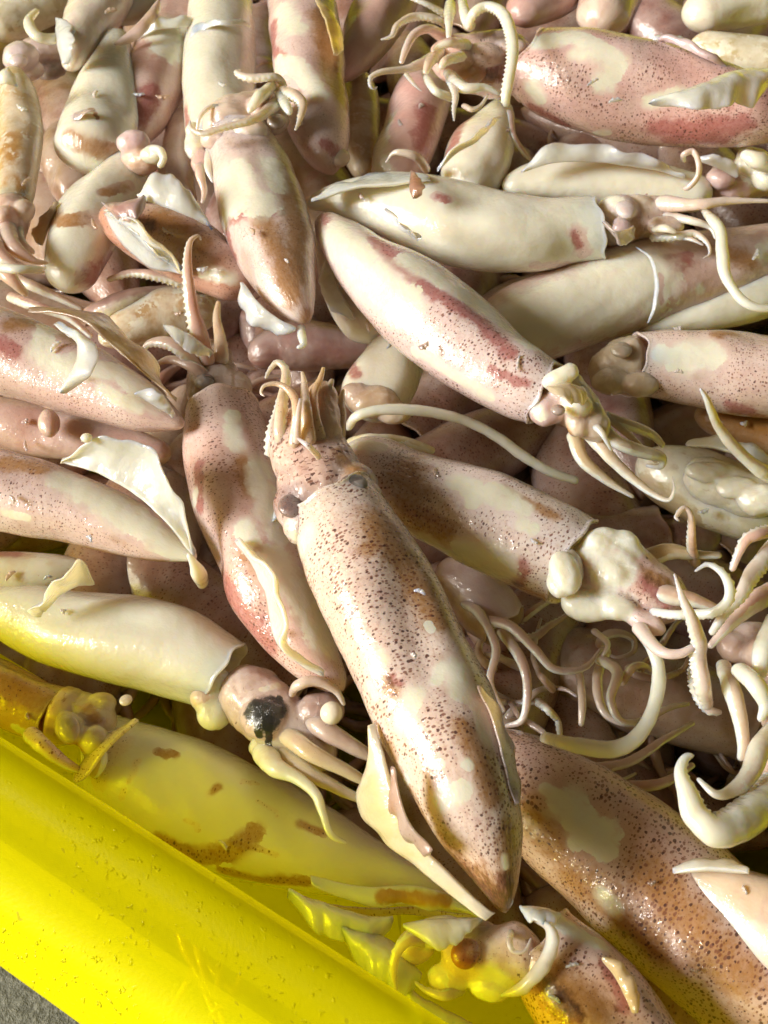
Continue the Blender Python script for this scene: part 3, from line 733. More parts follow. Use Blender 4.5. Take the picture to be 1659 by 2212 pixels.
def ink_squid():
    r, z = squid('smooth bare squid with black ink on its head, lower left', [
        (-40, 1290, 24), (30, 1325, 66), (130, 1352, 92), (250, 1372, 113), (360, 1405, 112), (440, 1440, 96), (487, 1462, 82)], -13, CREAM, 1.0, 0.0, [], fz=0.9)
    flap('fin', r, [(95, 1320, 16), (130, 1285, 18), (165, 1265, 17), (205, 1262, 16)], [(30, 1355, 18), (88, 1292, 26), (165, 1215, 34), (205, 1228, 26)], z, (0.82, 0.74, 0.52), 1, 0, 0.0014, 1, 1.2)
    fused('collar_lobe', r, [raw_blob(462, 1540, 40, 42, z - 0.001, (0.80, 0.72, 0.50), 0.9, 0, 30, 0.4), raw_blob(440, 1505, 34, 36, z + 0.001, (0.76, 0.60, 0.50), 0.4, 0.3, 26), raw_blob(492, 1520, 38, 44, z - 0.001, (0.70, 0.62, 0.50), 0.7, 0, 26), raw_blob(470, 1480, 40, 40, z, (0.80, 0.74, 0.55), 0.9, 0, 40)], smooth=14)
    fused('head', r, [raw_tube([(488, 1468, 70), (530, 1500, 66), (575, 1540, 68), (620, 1575, 62), (665, 1610, 48), (720, 1650, 36)], z, (0.64, 0.52, 0.47), 0.1, 0.4, 40, amp=0.09),
        raw_blob(575, 1552, 52, 48, z + 0.006, (0.62, 0.5, 0.46), 0.1, 0.2), raw_blob(560, 1470, 40, 30, z + 0.002, (0.58, 0.46, 0.44), 0, 0.3), raw_blob(690, 1535, 50, 40, z + 0.006, (0.40, 0.30, 0.28), 0, 0.2), raw_blob(590, 1610, 40, 46, z, (0.78, 0.68, 0.42), 0.5, 0)],
        [('ink', [(555, 1530), (575, 1550), (590, 1525)], 36), ('ink', [(582, 1560), (580, 1612)], 8), ('ink', [(556, 1560), (558, 1590)], 9), ('ink', [(604, 1510), (606, 1545)], 10), ('flesh', [(565, 1490), (600, 1480)], 8)])
    blob('eye_lens', r, 716, 1540, 25, 26, z + 0.018, MEAT, 1, 0, 22, 0, 0.03, LENS)
    arm(r, [(630, 1500, 12, 12), (645, 1478, 15, 15), (685, 1472, 15, 16), (725, 1490, 13, 14), (745, 1525, 8, 12)], z, (0.58, 0.48, 0.42), True)
    arm(r, [(650, 1530, 20, 8), (700, 1575, 24, 8), (760, 1615, 22, 7), (830, 1650, 14, 4)], z, (0.46, 0.34, 0.28), False)
    arm(r, [(610, 1580, 22, 10), (670, 1620, 24, 10), (740, 1660, 22, 8), (810, 1700, 14, 4)], z, (0.66, 0.54, 0.34), False)
    arm(r, [(600, 1620, 20, 6), (660, 1665, 20, 6), (740, 1710, 18, 4), (810, 1740, 12, 2)], z, (0.66, 0.54, 0.32), False)
    arm(r, [(560, 1600, 30, 2), (590, 1650, 24, 6), (640, 1680, 17, 8), (680, 1715, 15, 9), (695, 1760, 13, 9), (715, 1805, 12, 8), (750, 1822, 8, 6)], z, (0.80, 0.70, 0.44), False, 0.6)
ink_squid()

def wall_squid():
    r, z = squid('bare squid with brown blotches lying along the tub wall', [
        (1050, 1972, 10), (920, 1925, 42), (800, 1880, 64), (680, 1838, 92), (550, 1788, 116), (430, 1735, 124), (320, 1682, 116), (240, 1640, 96), (215, 1628, 88)], -28, CREAM, 1.0, 0.7, [
        ('skin', [(255, 1600), (215, 1680)], 26), ('skin', [(340, 1622), (380, 1634)], 10), ('skin', [(455, 1712), (478, 1698)], 9), ('skin', [(400, 1772), (432, 1792)], 5), ('skin', [(520, 1688), (560, 1694)], 5),
        ('skin', [(345, 1820), (430, 1850), (500, 1840), (545, 1800)], 26), ('skin', [(480, 1880), (560, 1900), (660, 1905)], 18), ('skin', [(540, 1830), (600, 1850)], 7), ('skin', [(300, 1640), (262, 1720)], 8), ('dots', [(345, 1820), (500, 1850), (640, 1900)], 50), ('skin', [(648, 1776), (700, 1804)], 10), ('skin', [(560, 1730), (600, 1760)], 5),
        ('brown', [(345, 1820), (430, 1850), (500, 1840), (545, 1800)], 30), ('brown', [(480, 1880), (560, 1900), (660, 1905)], 22), ('brown', [(655, 1780), (690, 1800)], 20), ('brown', [(460, 1708), (475, 1700)], 12), ('brown', [(345, 1625), (375, 1632)], 14)], fz=0.9)
    flap('cut_edge', r, [(640, 1935, 8), (740, 1955, 8), (860, 1962, 8), (1050, 1974, 8)], [(660, 1943, 6), (760, 1966, 4), (880, 1975, 4), (1045, 1978, 6)], z, (0.46, 0.34, 0.18), 0, 0.8, 0.0012, 1, 0.6)
    flap('cut_edge', r, [(670, 1890, 16), (780, 1915, 16), (920, 1920, 16), (1050, 1965, 12)], [(690, 1940, 10), (800, 1955, 12), (920, 1962, 12), (1055, 1975, 9)], z, (0.66, 0.54, 0.30), 0.85, 0.2, 0.0014, 2, 0.6, [('skin', [(830, 1935), (960, 1945)], 18), ('brown', [(830, 1935), (960, 1945)], 24)])
    flap('collar_flap', r, [(300, 1555, 22), (235, 1610, 24), (190, 1670, 20), (165, 1692, 16)], [(285, 1560, 16), (222, 1605, 12), (170, 1660, 8), (155, 1700, 8)], z, (0.70, 0.56, 0.36), 0, 0.9, 0.0016, 1, 0.4)
wall_squid()

def ochre_squid():
    r, z = squid('ochre squid at the left wedged between the ink-stained one and the tub rim', [(-130, 1430, 30), (-60, 1462, 66), (20, 1500, 74), (90, 1532, 70), (120, 1545, 66)], -18, (0.66, 0.44, 0.26), 0.0, 0.6, [('brown', [(0, 1480), (90, 1500)], 40), ('flesh', [(30, 1570), (60, 1590)], 10)])
    fused('head', r, [raw_blob(180, 1555, 70, 66, z + 0.002, (0.56, 0.46, 0.30), 0.1, 0.3, 46, 0.3, 0.16), raw_blob(150, 1572, 34, 46, z + 0.010, (0.40, 0.34, 0.22), 0, 0.1, 26, 0.4), raw_blob(215, 1520, 40, 30, z + 0.004, (0.60, 0.50, 0.34), 0.2, 0.1, 26), raw_blob(205, 1600, 36, 34, z + 0.008, (0.62, 0.52, 0.30), 0.3, 0.1, 22), raw_tube([(110, 1540, 62), (150, 1550, 60), (180, 1560, 50)], z, (0.62, 0.44, 0.28), 0, 0.5, 30)], [('brown', [(190, 1530), (215, 1560)], 14), ('brown', [(150, 1600), (170, 1620)], 12)])
    blob('eye', r, 148, 1574, 22, 32, z + 0.017, (0.30, 0.27, 0.20), 0, 0.1, 12, 0.4)
    arm(r, [(190, 1600, 26, 6), (215, 1640, 26, 6), (200, 1680, 18, 2)], z, (0.68, 0.56, 0.34), False)
    arm(r, [(60, 1580, 16, 12), (95, 1612, 20, 12), (140, 1650, 18, 8), (185, 1670, 10, 4)], z, (0.80, 0.62, 0.58), False, 0, 0.8)
    blob('skin_scrap', r, 273, 1512, 16, 14, z + 0.022, (0.80, 0.62, 0.50), 0, 0, 6, 0.5, 0.3)
ochre_squid()

def flap_squid():
    r, z = squid('left squid with a white cut flap raised along its upper edge', [
        (425, 1206, 8), (345, 1170, 46), (255, 1135, 72), (150, 1102, 86), (40, 1070, 94), (-60, 1045, 96), (-90, 1040, 94)], 8, (0.76, 0.62, 0.58), 0.0, 0.8, [
        ('flesh', [(140, 1035), (230, 1085), (330, 1150), (385, 1182)], 34), ('flesh', [(200, 1040), (300, 1100)], 26), ('flesh', [(10, 1110), (60, 1118)], 10), ('brown', [(10, 1000), (90, 1010)], 24), ('brown', [(60, 1165), (200, 1205), (350, 1222)], 14), ('red', [(0, 1150), (40, 1160)], 16)])
    flap('fin', r, [(130, 1002, 16), (210, 1020, 16), (300, 1075, 14), (370, 1140, 10), (420, 1200, 4)], [(110, 985, 20), (190, 948, 26), (290, 952, 28), (348, 1005, 24), (395, 1090, 16), (428, 1192, 6)], z, MEAT, 1, 0, 0.0022, -2.0, 0.6)
    blob('skin_scrap', r, 187, 946, 14, 12, z + 0.028, MEAT, 1, 0, 10)
    arm(r, [(405, 1195, 8, 6), (420, 1215, 14, 3), (430, 1240, 20, -3), (440, 1265, 14, -8)], z, (0.80, 0.72, 0.64), False, 0.7)
flap_squid()

def torn_squid():
    r, z = squid('left squid with torn skin hanging off its pale back, above the raised white flap', [
        (398, 920, 10), (325, 888, 50), (240, 848, 76), (150, 808, 92), (50, 772, 102), (-50, 738, 104), (-80, 730, 102)], 16, (0.74, 0.58, 0.54), 0.0, 0.7, [
        ('flesh', [(105, 705), (85, 760), (130, 800)], 26), ('flesh', [(150, 790), (250, 800), (340, 860)], 32), ('flesh', [(220, 840), (300, 880)], 14), ('brown', [(20, 700), (100, 695)], 22), ('brown', [(160, 690), (270, 755), (370, 860)], 20), ('red', [(0, 740), (30, 760)], 20)])
    flap('skin_flap', r, [(120, 700, 26), (165, 735, 28), (160, 790, 24), (130, 850, 18)], [(100, 695, 22), (205, 745, 30), (205, 800, 28), (150, 862, 18)], z, (0.84, 0.74, 0.48), 1, 0, 0.0018, 2, 0.8)
    flap('skin_flap', r, [(60, 675, 18), (170, 690, 22), (270, 765, 20), (380, 870, 14)], [(40, 662, 10), (190, 670, 12), (300, 745, 10), (395, 880, 6)], z, (0.30, 0.18, 0.11), 0, 0.4, 0.0012, 1, 1.0)
    flap('skin_flap', r, [(290, 850, 19), (330, 872, 16), (372, 902, 10)], [(310, 828, 22), (350, 850, 20), (388, 905, 10)], z, MEAT, 1, 0, 0.0014, 1, 0.5)
torn_squid()

def banded_squid():
    r, z = squid('upright pale squid with a rust red band across its middle', [
        (664, 698, 16, -2), (640, 655, 46), (612, 595, 74), (588, 530, 93), (567, 455, 97), (548, 385, 90), (525, 325, 80), (515, 300, 76)], 18, (0.78, 0.66, 0.62), 0.0, 0.55, [
        ('flesh', [(500, 380), (520, 430), (560, 440)], 46), ('flesh', [(585, 350), (600, 400)], 26), ('flesh', [(490, 440), (485, 480)], 16), ('brown', [(590, 360), (630, 420), (640, 520), (640, 600)], 26),
        ('red', [(500, 470), (540, 458), (600, 455)], 18), ('red', [(490, 500), (505, 560)], 10), ('brown', [(570, 480), (610, 560), (625, 640)], 24), ('brown', [(665, 680), (660, 690)], 14)])  # brown strokes down the right side paint its ochre shade
    flap('fin', r, [(525, 610, 4), (560, 655, 4), (600, 690, 2), (640, 708, 0)], [(512, 612, 2), (530, 690, -2), (590, 722, -4), (640, 742, -4)], z, (0.82, 0.74, 0.60), 1, 0, 0.0018, 1, 1.0)
    arm(r, [(650, 705, 10, 0), (652, 725, 11, 0), (655, 745, 8, 0), (640, 752, 4, 0)], z, MEAT, False, 1.0, name='tail_shred')
    fused('head', r, [raw_tube([(515, 318, 68), (505, 285, 66), (525, 262, 56), (560, 240, 42), (590, 212, 30)], z, (0.80, 0.68, 0.58), 0.25, 0.4, 40, amp=0.12), raw_blob(588, 262, 38, 40, z + 0.002, (0.56, 0.46, 0.38), 0, 0.1),
        raw_blob(470, 300, 40, 30, z + 0.006, (0.80, 0.66, 0.58), 0.2, 0.3), raw_blob(540, 285, 40, 28, z + 0.010, (0.80, 0.70, 0.62), 0.4, 0.2), raw_blob(560, 235, 30, 34, z + 0.008, (0.78, 0.62, 0.54), 0.1, 0.2)], [('red', [(455, 330), (470, 345)], 12)])
    blob('eye', r, 596, 262, 20, 22, z + 0.011, (0.36, 0.30, 0.25), 0, 0, 12)
    fused('collar_lobe', r, [raw_blob(420, 315, 22, 44, z - 0.002, (0.80, 0.70, 0.52), 0.8, 0, 18, 0.2), raw_blob(432, 350, 20, 40, z - 0.002, (0.78, 0.56, 0.52), 0.1, 0.2, 18, 0.1), raw_blob(415, 280, 14, 24, z, (0.82, 0.72, 0.6), 0.9, 0, 14)])
    for p, t, f, s in [([(612, 186, 11, 10), (592, 166, 12, 13), (548, 170, 13, 14), (520, 166, 12, 14), (511, 156, 8, 14), (525, 152, 4, 14)], PALE, 0.0, True),
                       ([(590, 184, 11, 14), (560, 206, 14, 15), (540, 232, 11, 14), (536, 245, 6, 13)], MEAT, 1.0, False),
                       ([(605, 215, 15, 12), (550, 254, 12, 18), (484, 276, 10, 20), (440, 286, 8, 20), (416, 275, 6, 20), (410, 260, 3, 20)], (0.74, 0.58, 0.48), 0, True),
                       ([(602, 202, 10, 14), (617, 232, 12, 15), (627, 248, 9, 15)], MEAT, 1.0, False),
                       ([(598, 192, 12, 10), (632, 204, 14, 13), (652, 226, 14, 14), (646, 256, 10, 14), (638, 282, 5, 14)], (0.74, 0.58, 0.42), 0, True),
                       ([(425, 285, 6, 8), (432, 250, 7, 12), (455, 232, 8, 12), (480, 240, 8, 10), (500, 262, 10, 8)], PALE, 0, False),
                       ([(437, 330, 9, 0), (430, 370, 12, 0), (440, 410, 9, -3), (436, 440, 5, -5)], PINK, 0, False),
                       ([(455, 320, 12, 4), (452, 360, 10, 3), (460, 395, 5, 1)], PALE, 0.6, False),
                       ([(545, 300, 20, 8), (520, 270, 22, 10), (490, 285, 18, 8)], PALE, 0.3, False)]:
        arm(r, p, z, t, s, f)
banded_squid()

def striped_squid():
    r, z = squid('slanting white squid with a blood red stripe and pink speckled front half', [
        (695, 468, 20, -4), (740, 518, 54, -2), (812, 583, 86), (895, 650, 104), (980, 715, 110), (1068, 776, 104), (1140, 822, 92), (1182, 846, 82)], 19, (0.78, 0.66, 0.64), 0.0, 1.0, [
        ('flesh', [(720, 500), (790, 590), (870, 660)], 44), ('flesh', [(880, 560), (980, 620), (1080, 690), (1140, 740)], 28), ('flesh', [(780, 480), (850, 520)], 22), ('flesh', [(900, 760), (960, 800), (1060, 860)], 14),
        ('red', [(810, 515), (860, 570), (920, 620), (980, 655), (1050, 700)], 18), ('red', [(820, 530), (870, 560)], 20), ('red', [(1040, 690), (1080, 740), (1100, 760)], 20), ('red', [(700, 465), (708, 490)], 14),
        ('brown', [(1030, 600), (1050, 640)], 14), ('red', [(1060, 800), (1140, 830)], 10)], seg=88, n=180)
    fused('funnel', r, [raw_tube([(1170, 832, 16, 10), (1195, 822, 22, 12), (1220, 810, 23, 13), (1240, 794, 18, 14)], z, (0.82, 0.66, 0.44), 0.75, 0, 24, amp=0.08), raw_blob(1232, 802, 20, 22, z + 0.014, (0.82, 0.64, 0.42), 0.6, 0)])
    fused('head', r, [raw_tube([(1178, 845, 70), (1225, 868, 62), (1262, 898, 48), (1290, 925, 36), (1310, 945, 24)], z, (0.72, 0.62, 0.50), 0.35, 0.3, 36, amp=0.1), raw_blob(1182, 884, 44, 40, z + 0.002, (0.64, 0.48, 0.48), 0.15, 0.2, 30), raw_blob(1245, 875, 34, 30, z + 0.008, (0.80, 0.72, 0.62), 0.6, 0.3), raw_blob(1250, 915, 30, 34, z + 0.002, (0.70, 0.58, 0.44), 0.3, 0.2)],
        [('flesh', [(1150, 865), (1165, 900)], 14), ('brown', [(1200, 925), (1225, 935)], 12)])
    blob('eye', r, 1205, 886, 17, 16, z + 0.0115, (0.20, 0.16, 0.16), 0, 0, 10)
    flap('skin_flap', r, [(1180, 838, 16), (1215, 832, 16), (1255, 835, 12)], [(1190, 852, 20), (1235, 870, 18), (1280, 880, 12)], z, (0.66, 0.54, 0.38), 0.3, 0.2, 0.0014, 1, 0.4)
    for p, t in [([(1280, 900, 20, 4), (1330, 950, 17, 0), (1385, 975, 16, -2), (1425, 985, 14, -4), (1430, 1010, 10, -6), (1395, 1005, 7, -8)], (0.68, 0.58, 0.42)),
                 ([(1270, 925, 20, 2), (1310, 980, 16, -2), (1360, 1030, 13, -4), (1410, 1065, 10, -3), (1445, 1078, 7, 0), (1458, 1055, 5, 4), (1452, 1028, 2, 6)], (0.70, 0.58, 0.42)),
                 ([(1240, 930, 18, -4), (1260, 990, 16, -8), (1310, 1040, 13, -10), (1370, 1075, 9, -10)], (0.62, 0.52, 0.34)),
                 ([(1295, 895, 15, 0), (1350, 915, 14, -4), (1405, 935, 14, -8), (1435, 965, 12, -10)], (0.62, 0.54, 0.36)),
                 ([(1265, 900, 13, 8), (1300, 935, 9, 8), (1322, 975, 5, 6)], (0.80, 0.72, 0.62)),
                 ([(1270, 880, 14, 0), (1310, 900, 12, -2), (1360, 940, 11, -3), (1420, 1000, 8, -5)], (0.70, 0.54, 0.38))]:
        arm(r, [(q[0], q[1], q[2], (q[3] if len(q) > 3 else 0) - 2 - 2.2 * k) for k, q in enumerate(p)], z, t, False)
striped_squid()

def olive_squid():
    r, z = squid('bare glossy white squid with grey eye, above the red striped one', [
        (660, 442, 12), (730, 430, 40), (830, 438, 74), (940, 470, 94), (1050, 495, 100), (1150, 500, 94), (1230, 494, 82), (1285, 490, 76)], 13, (0.76, 0.62, 0.56), 1.0, 0.6, [
        ('skin', [(1245, 500), (1262, 545)], 18), ('red', [(1240, 510), (1250, 530)], 10), ('skin', [(1150, 575), (1260, 570)], 10), ('skin', [(945, 422), (965, 432)], 16), ('red', [(950, 425), (968, 435)], 10)])
    flap('fin', r, [(672, 436, 10), (750, 412, 13), (830, 400, 15), (930, 392, 15)], [(660, 428, 8), (745, 395, 8), (825, 372, 6), (935, 372, 6)], z, (0.80, 0.70, 0.62), 0.7, 0.3, 0.0018, 1, 0.9)
    flap('fin', r, [(830, 450, 22), (860, 490, 20), (900, 520, 17)], [(845, 455, 26), (885, 500, 22), (930, 520, 17)], z, (0.80, 0.72, 0.46), 1, 0, 0.0012, 1, 0.6)
    flap('skin_shred', r, [(890, 374, 18), (886, 400, 22), (892, 430, 21)], [(898, 372, 20), (920, 408, 24), (925, 432, 21)], z, (0.30, 0.13, 0.11), 0, 0.4, 0.0012, 1, 0.5)
    blob('eye', r, 1352, 454, 22, 26, z + 0.0135, (0.66, 0.62, 0.64), 0.2, 0.1, 12, 0.2, 0.1)
    fused('head', r, [raw_tube([(1285, 495, 60), (1330, 480, 55), (1380, 470, 50), (1425, 468, 44), (1465, 470, 30)], z - 0.003, (0.80, 0.68, 0.60), 0.1, 0.5, 36, amp=0.08), raw_blob(1334, 452, 44, 38, z + 0.005, (0.70, 0.62, 0.60), 0.2, 0.1, 30), raw_blob(1342, 495, 22, 34, z + 0.006, (0.50, 0.42, 0.43), 0.0, 0.3, 18), raw_blob(1380, 440, 30, 22, z + 0.004, (0.74, 0.64, 0.50), 0.3, 0.2), raw_blob(1440, 490, 40, 26, z + 0.002, (0.80, 0.66, 0.58), 0.1, 0.3)],
        [('flesh', [(1310, 425), (1330, 432)], 16), ('brown', [(1372, 480), (1380, 505)], 14)])
    flap('skin_flap', r, [(1300, 480, 14), (1330, 500, 14), (1370, 490, 12)], [(1315, 495, 10), (1345, 530, 6), (1385, 500, 6)], z, (0.44, 0.36, 0.36), 0, 0.4, 0.001, 1, 0.4)
    for p, t, f, s in [([(1415, 440, 24, 8), (1501, 445, 16, 10), (1573, 433, 13, 11), (1665, 434, 10, 11)], PALE, 0, True),
                       ([(1429, 466, 16, 6), (1489, 477, 11, 6), (1532, 492, 9, 5), (1547, 517, 5, 4)], PALE, 0, False),
                       ([(1405, 512, 12, 2), (1465, 511, 10, 3), (1501, 506, 9, 4), (1530, 524, 6, 4), (1531, 548, 4, 4), (1518, 558, 2, 4)], (0.80, 0.62, 0.56), 0, True),
                       ([(1410, 495, 10, 8), (1440, 494, 12, 8), (1462, 504, 7, 8)], CREAM, 0.4, False),
                       ([(1430, 505, 8, 4), (1490, 515, 6, 4), (1520, 530, 3, 4)], PINK, 0, False)]:
        arm(r, p, z, t, s, f)
    arm(r, [(1520, 455, 9, 12), (1538, 474, 15, 14), (1556, 500, 13, 15), (1560, 545, 14, 14), (1568, 596, 14, 12), (1597, 643, 13, 10), (1632, 663, 11, 9), (1680, 667, 9, 8)], z, MEAT, False, 0.9, name='tentacle')
olive_squid()

def wide_squid():
    r, z = squid('wide squid under the grey-eyed one, half bare, half pink with a dark red spot', [
        (1040, 730, 60), (1120, 700, 94), (1190, 678, 102), (1280, 648, 103), (1360, 622, 103), (1440, 598, 98), (1540, 575, 90), (1680, 545, 74), (1740, 535, 60)], -9, (0.74, 0.56, 0.50), 0.0, 0.35, [
        ('flesh', [(1150, 690), (1220, 670), (1300, 645), (1375, 610)], 100), ('red', [(1455, 585), (1478, 565)], 16), ('red', [(1440, 560), (1490, 545)], 10), ('brown', [(1560, 540), (1620, 560)], 24), ('flesh', [(1650, 540), (1670, 530)], 24), ('flesh', [(1510, 620), (1515, 630)], 10), ('skin', [(1425, 590), (1428, 650)], 6)], collar=0)
    flap('cut_edge', r, [(1372, 533, 20), (1402, 556, 22), (1416, 600, 22), (1412, 660, 18), (1398, 700, 10)], [(1378, 532, 21), (1409, 556, 23), (1424, 600, 23), (1420, 660, 19), (1406, 702, 11)], z, MEAT, 1, 0, 0.0012, 0.3, 0.1)
wide_squid()

def small_white():
    r, z = squid('narrow bare white squid at the right edge under the wide pink one', [(1380, 700, 20), (1460, 690, 34), (1560, 665, 48), (1660, 630, 54), (1740, 605, 50)], -14, MEAT, 1.0, 0, [], collar=0)
small_white()

def right_squid():
    r, z = squid('pale speckled squid at the right with a large bare oval patch', [
        (1790, 800, 70), (1720, 805, 98), (1630, 806, 102), (1540, 796, 96), (1450, 788, 84), (1385, 785, 72)], -6, (0.76, 0.62, 0.56), 0.0, 0.9, [
        ('flesh', [(1470, 775), (1530, 765)], 36), ('flesh', [(1430, 765), (1450, 770)], 22), ('brown', [(1550, 720), (1580, 715)], 16), ('red', [(1640, 900), (1580, 880)], 16)])
    fused('head', r, [raw_tube([(1400, 790, 62), (1350, 792, 64), (1310, 798, 50), (1270, 800, 34)], z - 0.004, (0.56, 0.47, 0.32), 0.1, 0.2, 36, amp=0.14), raw_blob(1345, 762, 40, 34, z, (0.50, 0.44, 0.32), 0.1, 0), raw_blob(1320, 825, 44, 34, z, (0.60, 0.52, 0.36), 0.3, 0), raw_blob(1385, 830, 40, 30, z + 0.002, (0.60, 0.50, 0.36), 0.2, 0)])
    blob('eye', r, 1342, 756, 24, 22, z + 0.009, (0.36, 0.32, 0.24), 0, 0, 12)
    arm(r, [(1512, 838, 6, 26), (1530, 868, 13, 22), (1552, 920, 16, 12), (1590, 970, 18, 4), (1640, 1012, 20, -4), (1690, 1040, 18, -8)], z, (0.70, 0.56, 0.40), False)
right_squid()

def top_right_squid():
    r, z = squid('big rosy speckled squid at the top right with a creamy torn fin', [
        (1765, 262, 16), (1700, 255, 52), (1620, 240, 82), (1530, 222, 102), (1430, 203, 112), (1330, 188, 114), (1240, 168, 108), (1165, 148, 92), (1145, 143, 84)], 26, (0.76, 0.54, 0.50), 0.0, 1.1, [
        ('flesh', [(1230, 75), (1290, 100), (1330, 140), (1310, 170)], 26), ('flesh', [(1170, 90), (1240, 80)], 24), ('flesh', [(1240, 115), (1290, 120)], 14), ('flesh', [(1400, 222), (1470, 200)], 14), ('flesh', [(1150, 190), (1165, 215)], 18), ('flesh', [(1290, 290), (1310, 285)], 10),
        ('red', [(1420, 280), (1500, 285), (1600, 270)], 26), ('red', [(1440, 305), (1560, 300)], 16), ('red', [(1150, 230), (1220, 270)], 12)], seg=88, n=180)
    flap('fin', r, [(1400, 224, 24), (1460, 205, 26), (1520, 180, 26), (1590, 155, 22), (1670, 150, 14)], [(1420, 246, 22), (1490, 240, 26), (1545, 235, 26), (1610, 222, 22), (1670, 240, 14)], z, CREAM, 1, 0, 0.0022, 3, 0.9)
    flap('skin_flap', r, [(1415, 84, 14), (1460, 95, 18), (1520, 125, 18), (1570, 150, 14)], [(1400, 74, 16), (1468, 78, 20), (1532, 112, 20), (1580, 132, 14)], z, (0.70, 0.52, 0.54), 0.1, 0.4, 0.0014, 1, 0.8)
    blob('skin_scrap', r, 1424, 82, 16, 10, z + 0.016, MEAT, 1, 0, 6, 0, 0.3); blob('skin_scrap', r, 1466, 84, 12, 9, z + 0.018, MEAT, 1, 0, 6, 0, 0.3)
    fused('head', r, [raw_tube([(1150, 148, 76), (1105, 140, 70), (1060, 135, 66), (1010, 132, 58), (960, 125, 44), (925, 122, 26)], z - 0.003, (0.78, 0.60, 0.54), 0.0, 0.9, 44, amp=0.12), raw_blob(1094, 108, 38, 38, z + 0.006, (0.76, 0.64, 0.60), 0.2, 0.4), raw_blob(1040, 120, 50, 30, z + 0.008, (0.78, 0.62, 0.56), 0, 0.8), raw_blob(985, 125, 40, 34, z + 0.008, (0.78, 0.58, 0.48), 0.1, 0.2), raw_blob(1000, 160, 50, 30, z + 0.002, (0.66, 0.40, 0.30), 0, 0.2)],
        [('brown', [(1050, 175), (1010, 155)], 24), ('red', [(1065, 158), (1090, 165)], 18)])
    blob('eye', r, 1118, 100, 20, 20, z + 0.012, (0.70, 0.56, 0.52), 0, 0.3, 12)
    arm(r, [(1009, 64, 12, 22), (1022, 30, 13, 24), (1050, 14, 13, 26), (1080, 24, 13, 27), (1099, 54, 13, 27), (1108, 104, 13, 26), (1103, 152, 12, 24), (1093, 206, 11, 20), (1095, 232, 7, 16)], z, MEAT, True, 1.0, name='tentacle')
    for p, t, f, s in [([(997, -10, 13, 14), (1003, 30, 14, 18), (1018, 66, 14, 20)], MEAT, 1, False),
                       ([(974, 5, 12, 12), (970, 45, 13, 17), (969, 84, 12, 18)], MEAT, 0.8, False),
                       ([(975, 60, 12, 10), (936, 37, 11, 12), (893, 35, 11, 14), (861, 54, 9, 16), (843, 78, 7, 16), (822, 86, 3, 16)], PALE, 0, True),
                       ([(975, 40, 12, 8), (925, 14, 10, 10), (885, -5, 9, 12)], PALE, 0, True),
                       ([(960, 80, 16, 10), (925, 60, 13, 16), (895, 76, 12, 18), (874, 108, 11, 18), (866, 138, 8, 16)], (0.78, 0.60, 0.56), 0, False),
                       ([(945, 120, 14, 14), (905, 142, 11, 16), (868, 152, 9, 18), (828, 156, 8, 20), (804, 168, 7, 20), (797, 185, 5, 20), (806, 194, 4, 19), (815, 187, 2, 19)], PALE, 0, True),
                       ([(1010, 100, 18, 16), (975, 92, 14, 20), (945, 100, 11, 20), (933, 112, 6, 20)], (0.74, 0.54, 0.46), 0, False),
                       ([(915, 150, 9, 12), (926, 172, 11, 14), (945, 195, 12, 16), (978, 212, 11, 16)], MEAT, 0.9, False),
                       ([(965, 155, 13, 16), (1001, 186, 14, 18), (1045, 192, 11, 18), (1080, 204, 8, 16)], PALE, 0.6, True),
                       ([(975, 170, 11, 18), (983, 205, 9, 20), (982, 235, 7, 20), (981, 262, 3, 20)], PALE, 0, True),
                       ([(1001, 228, 6, 14), (1020, 236, 8, 15), (1038, 226, 7, 16), (1053, 206, 6, 16)], PALE, 0.3, False),
                       ([(876, 160, 6, 10), (893, 180, 5, 10), (912, 198, 2, 10)], PALE, 0, False),
                       ([(950, 110, 16, 16), (930, 135, 13, 20), (918, 160, 10, 20)], (0.78, 0.62, 0.52), 0, False),
                       ([(1000, 120, 14, 22), (965, 128, 12, 24), (950, 150, 9, 23)], (0.80, 0.66, 0.56), 0, True)]:
        arm(r, p, z, t, s, f)
top_right_squid()

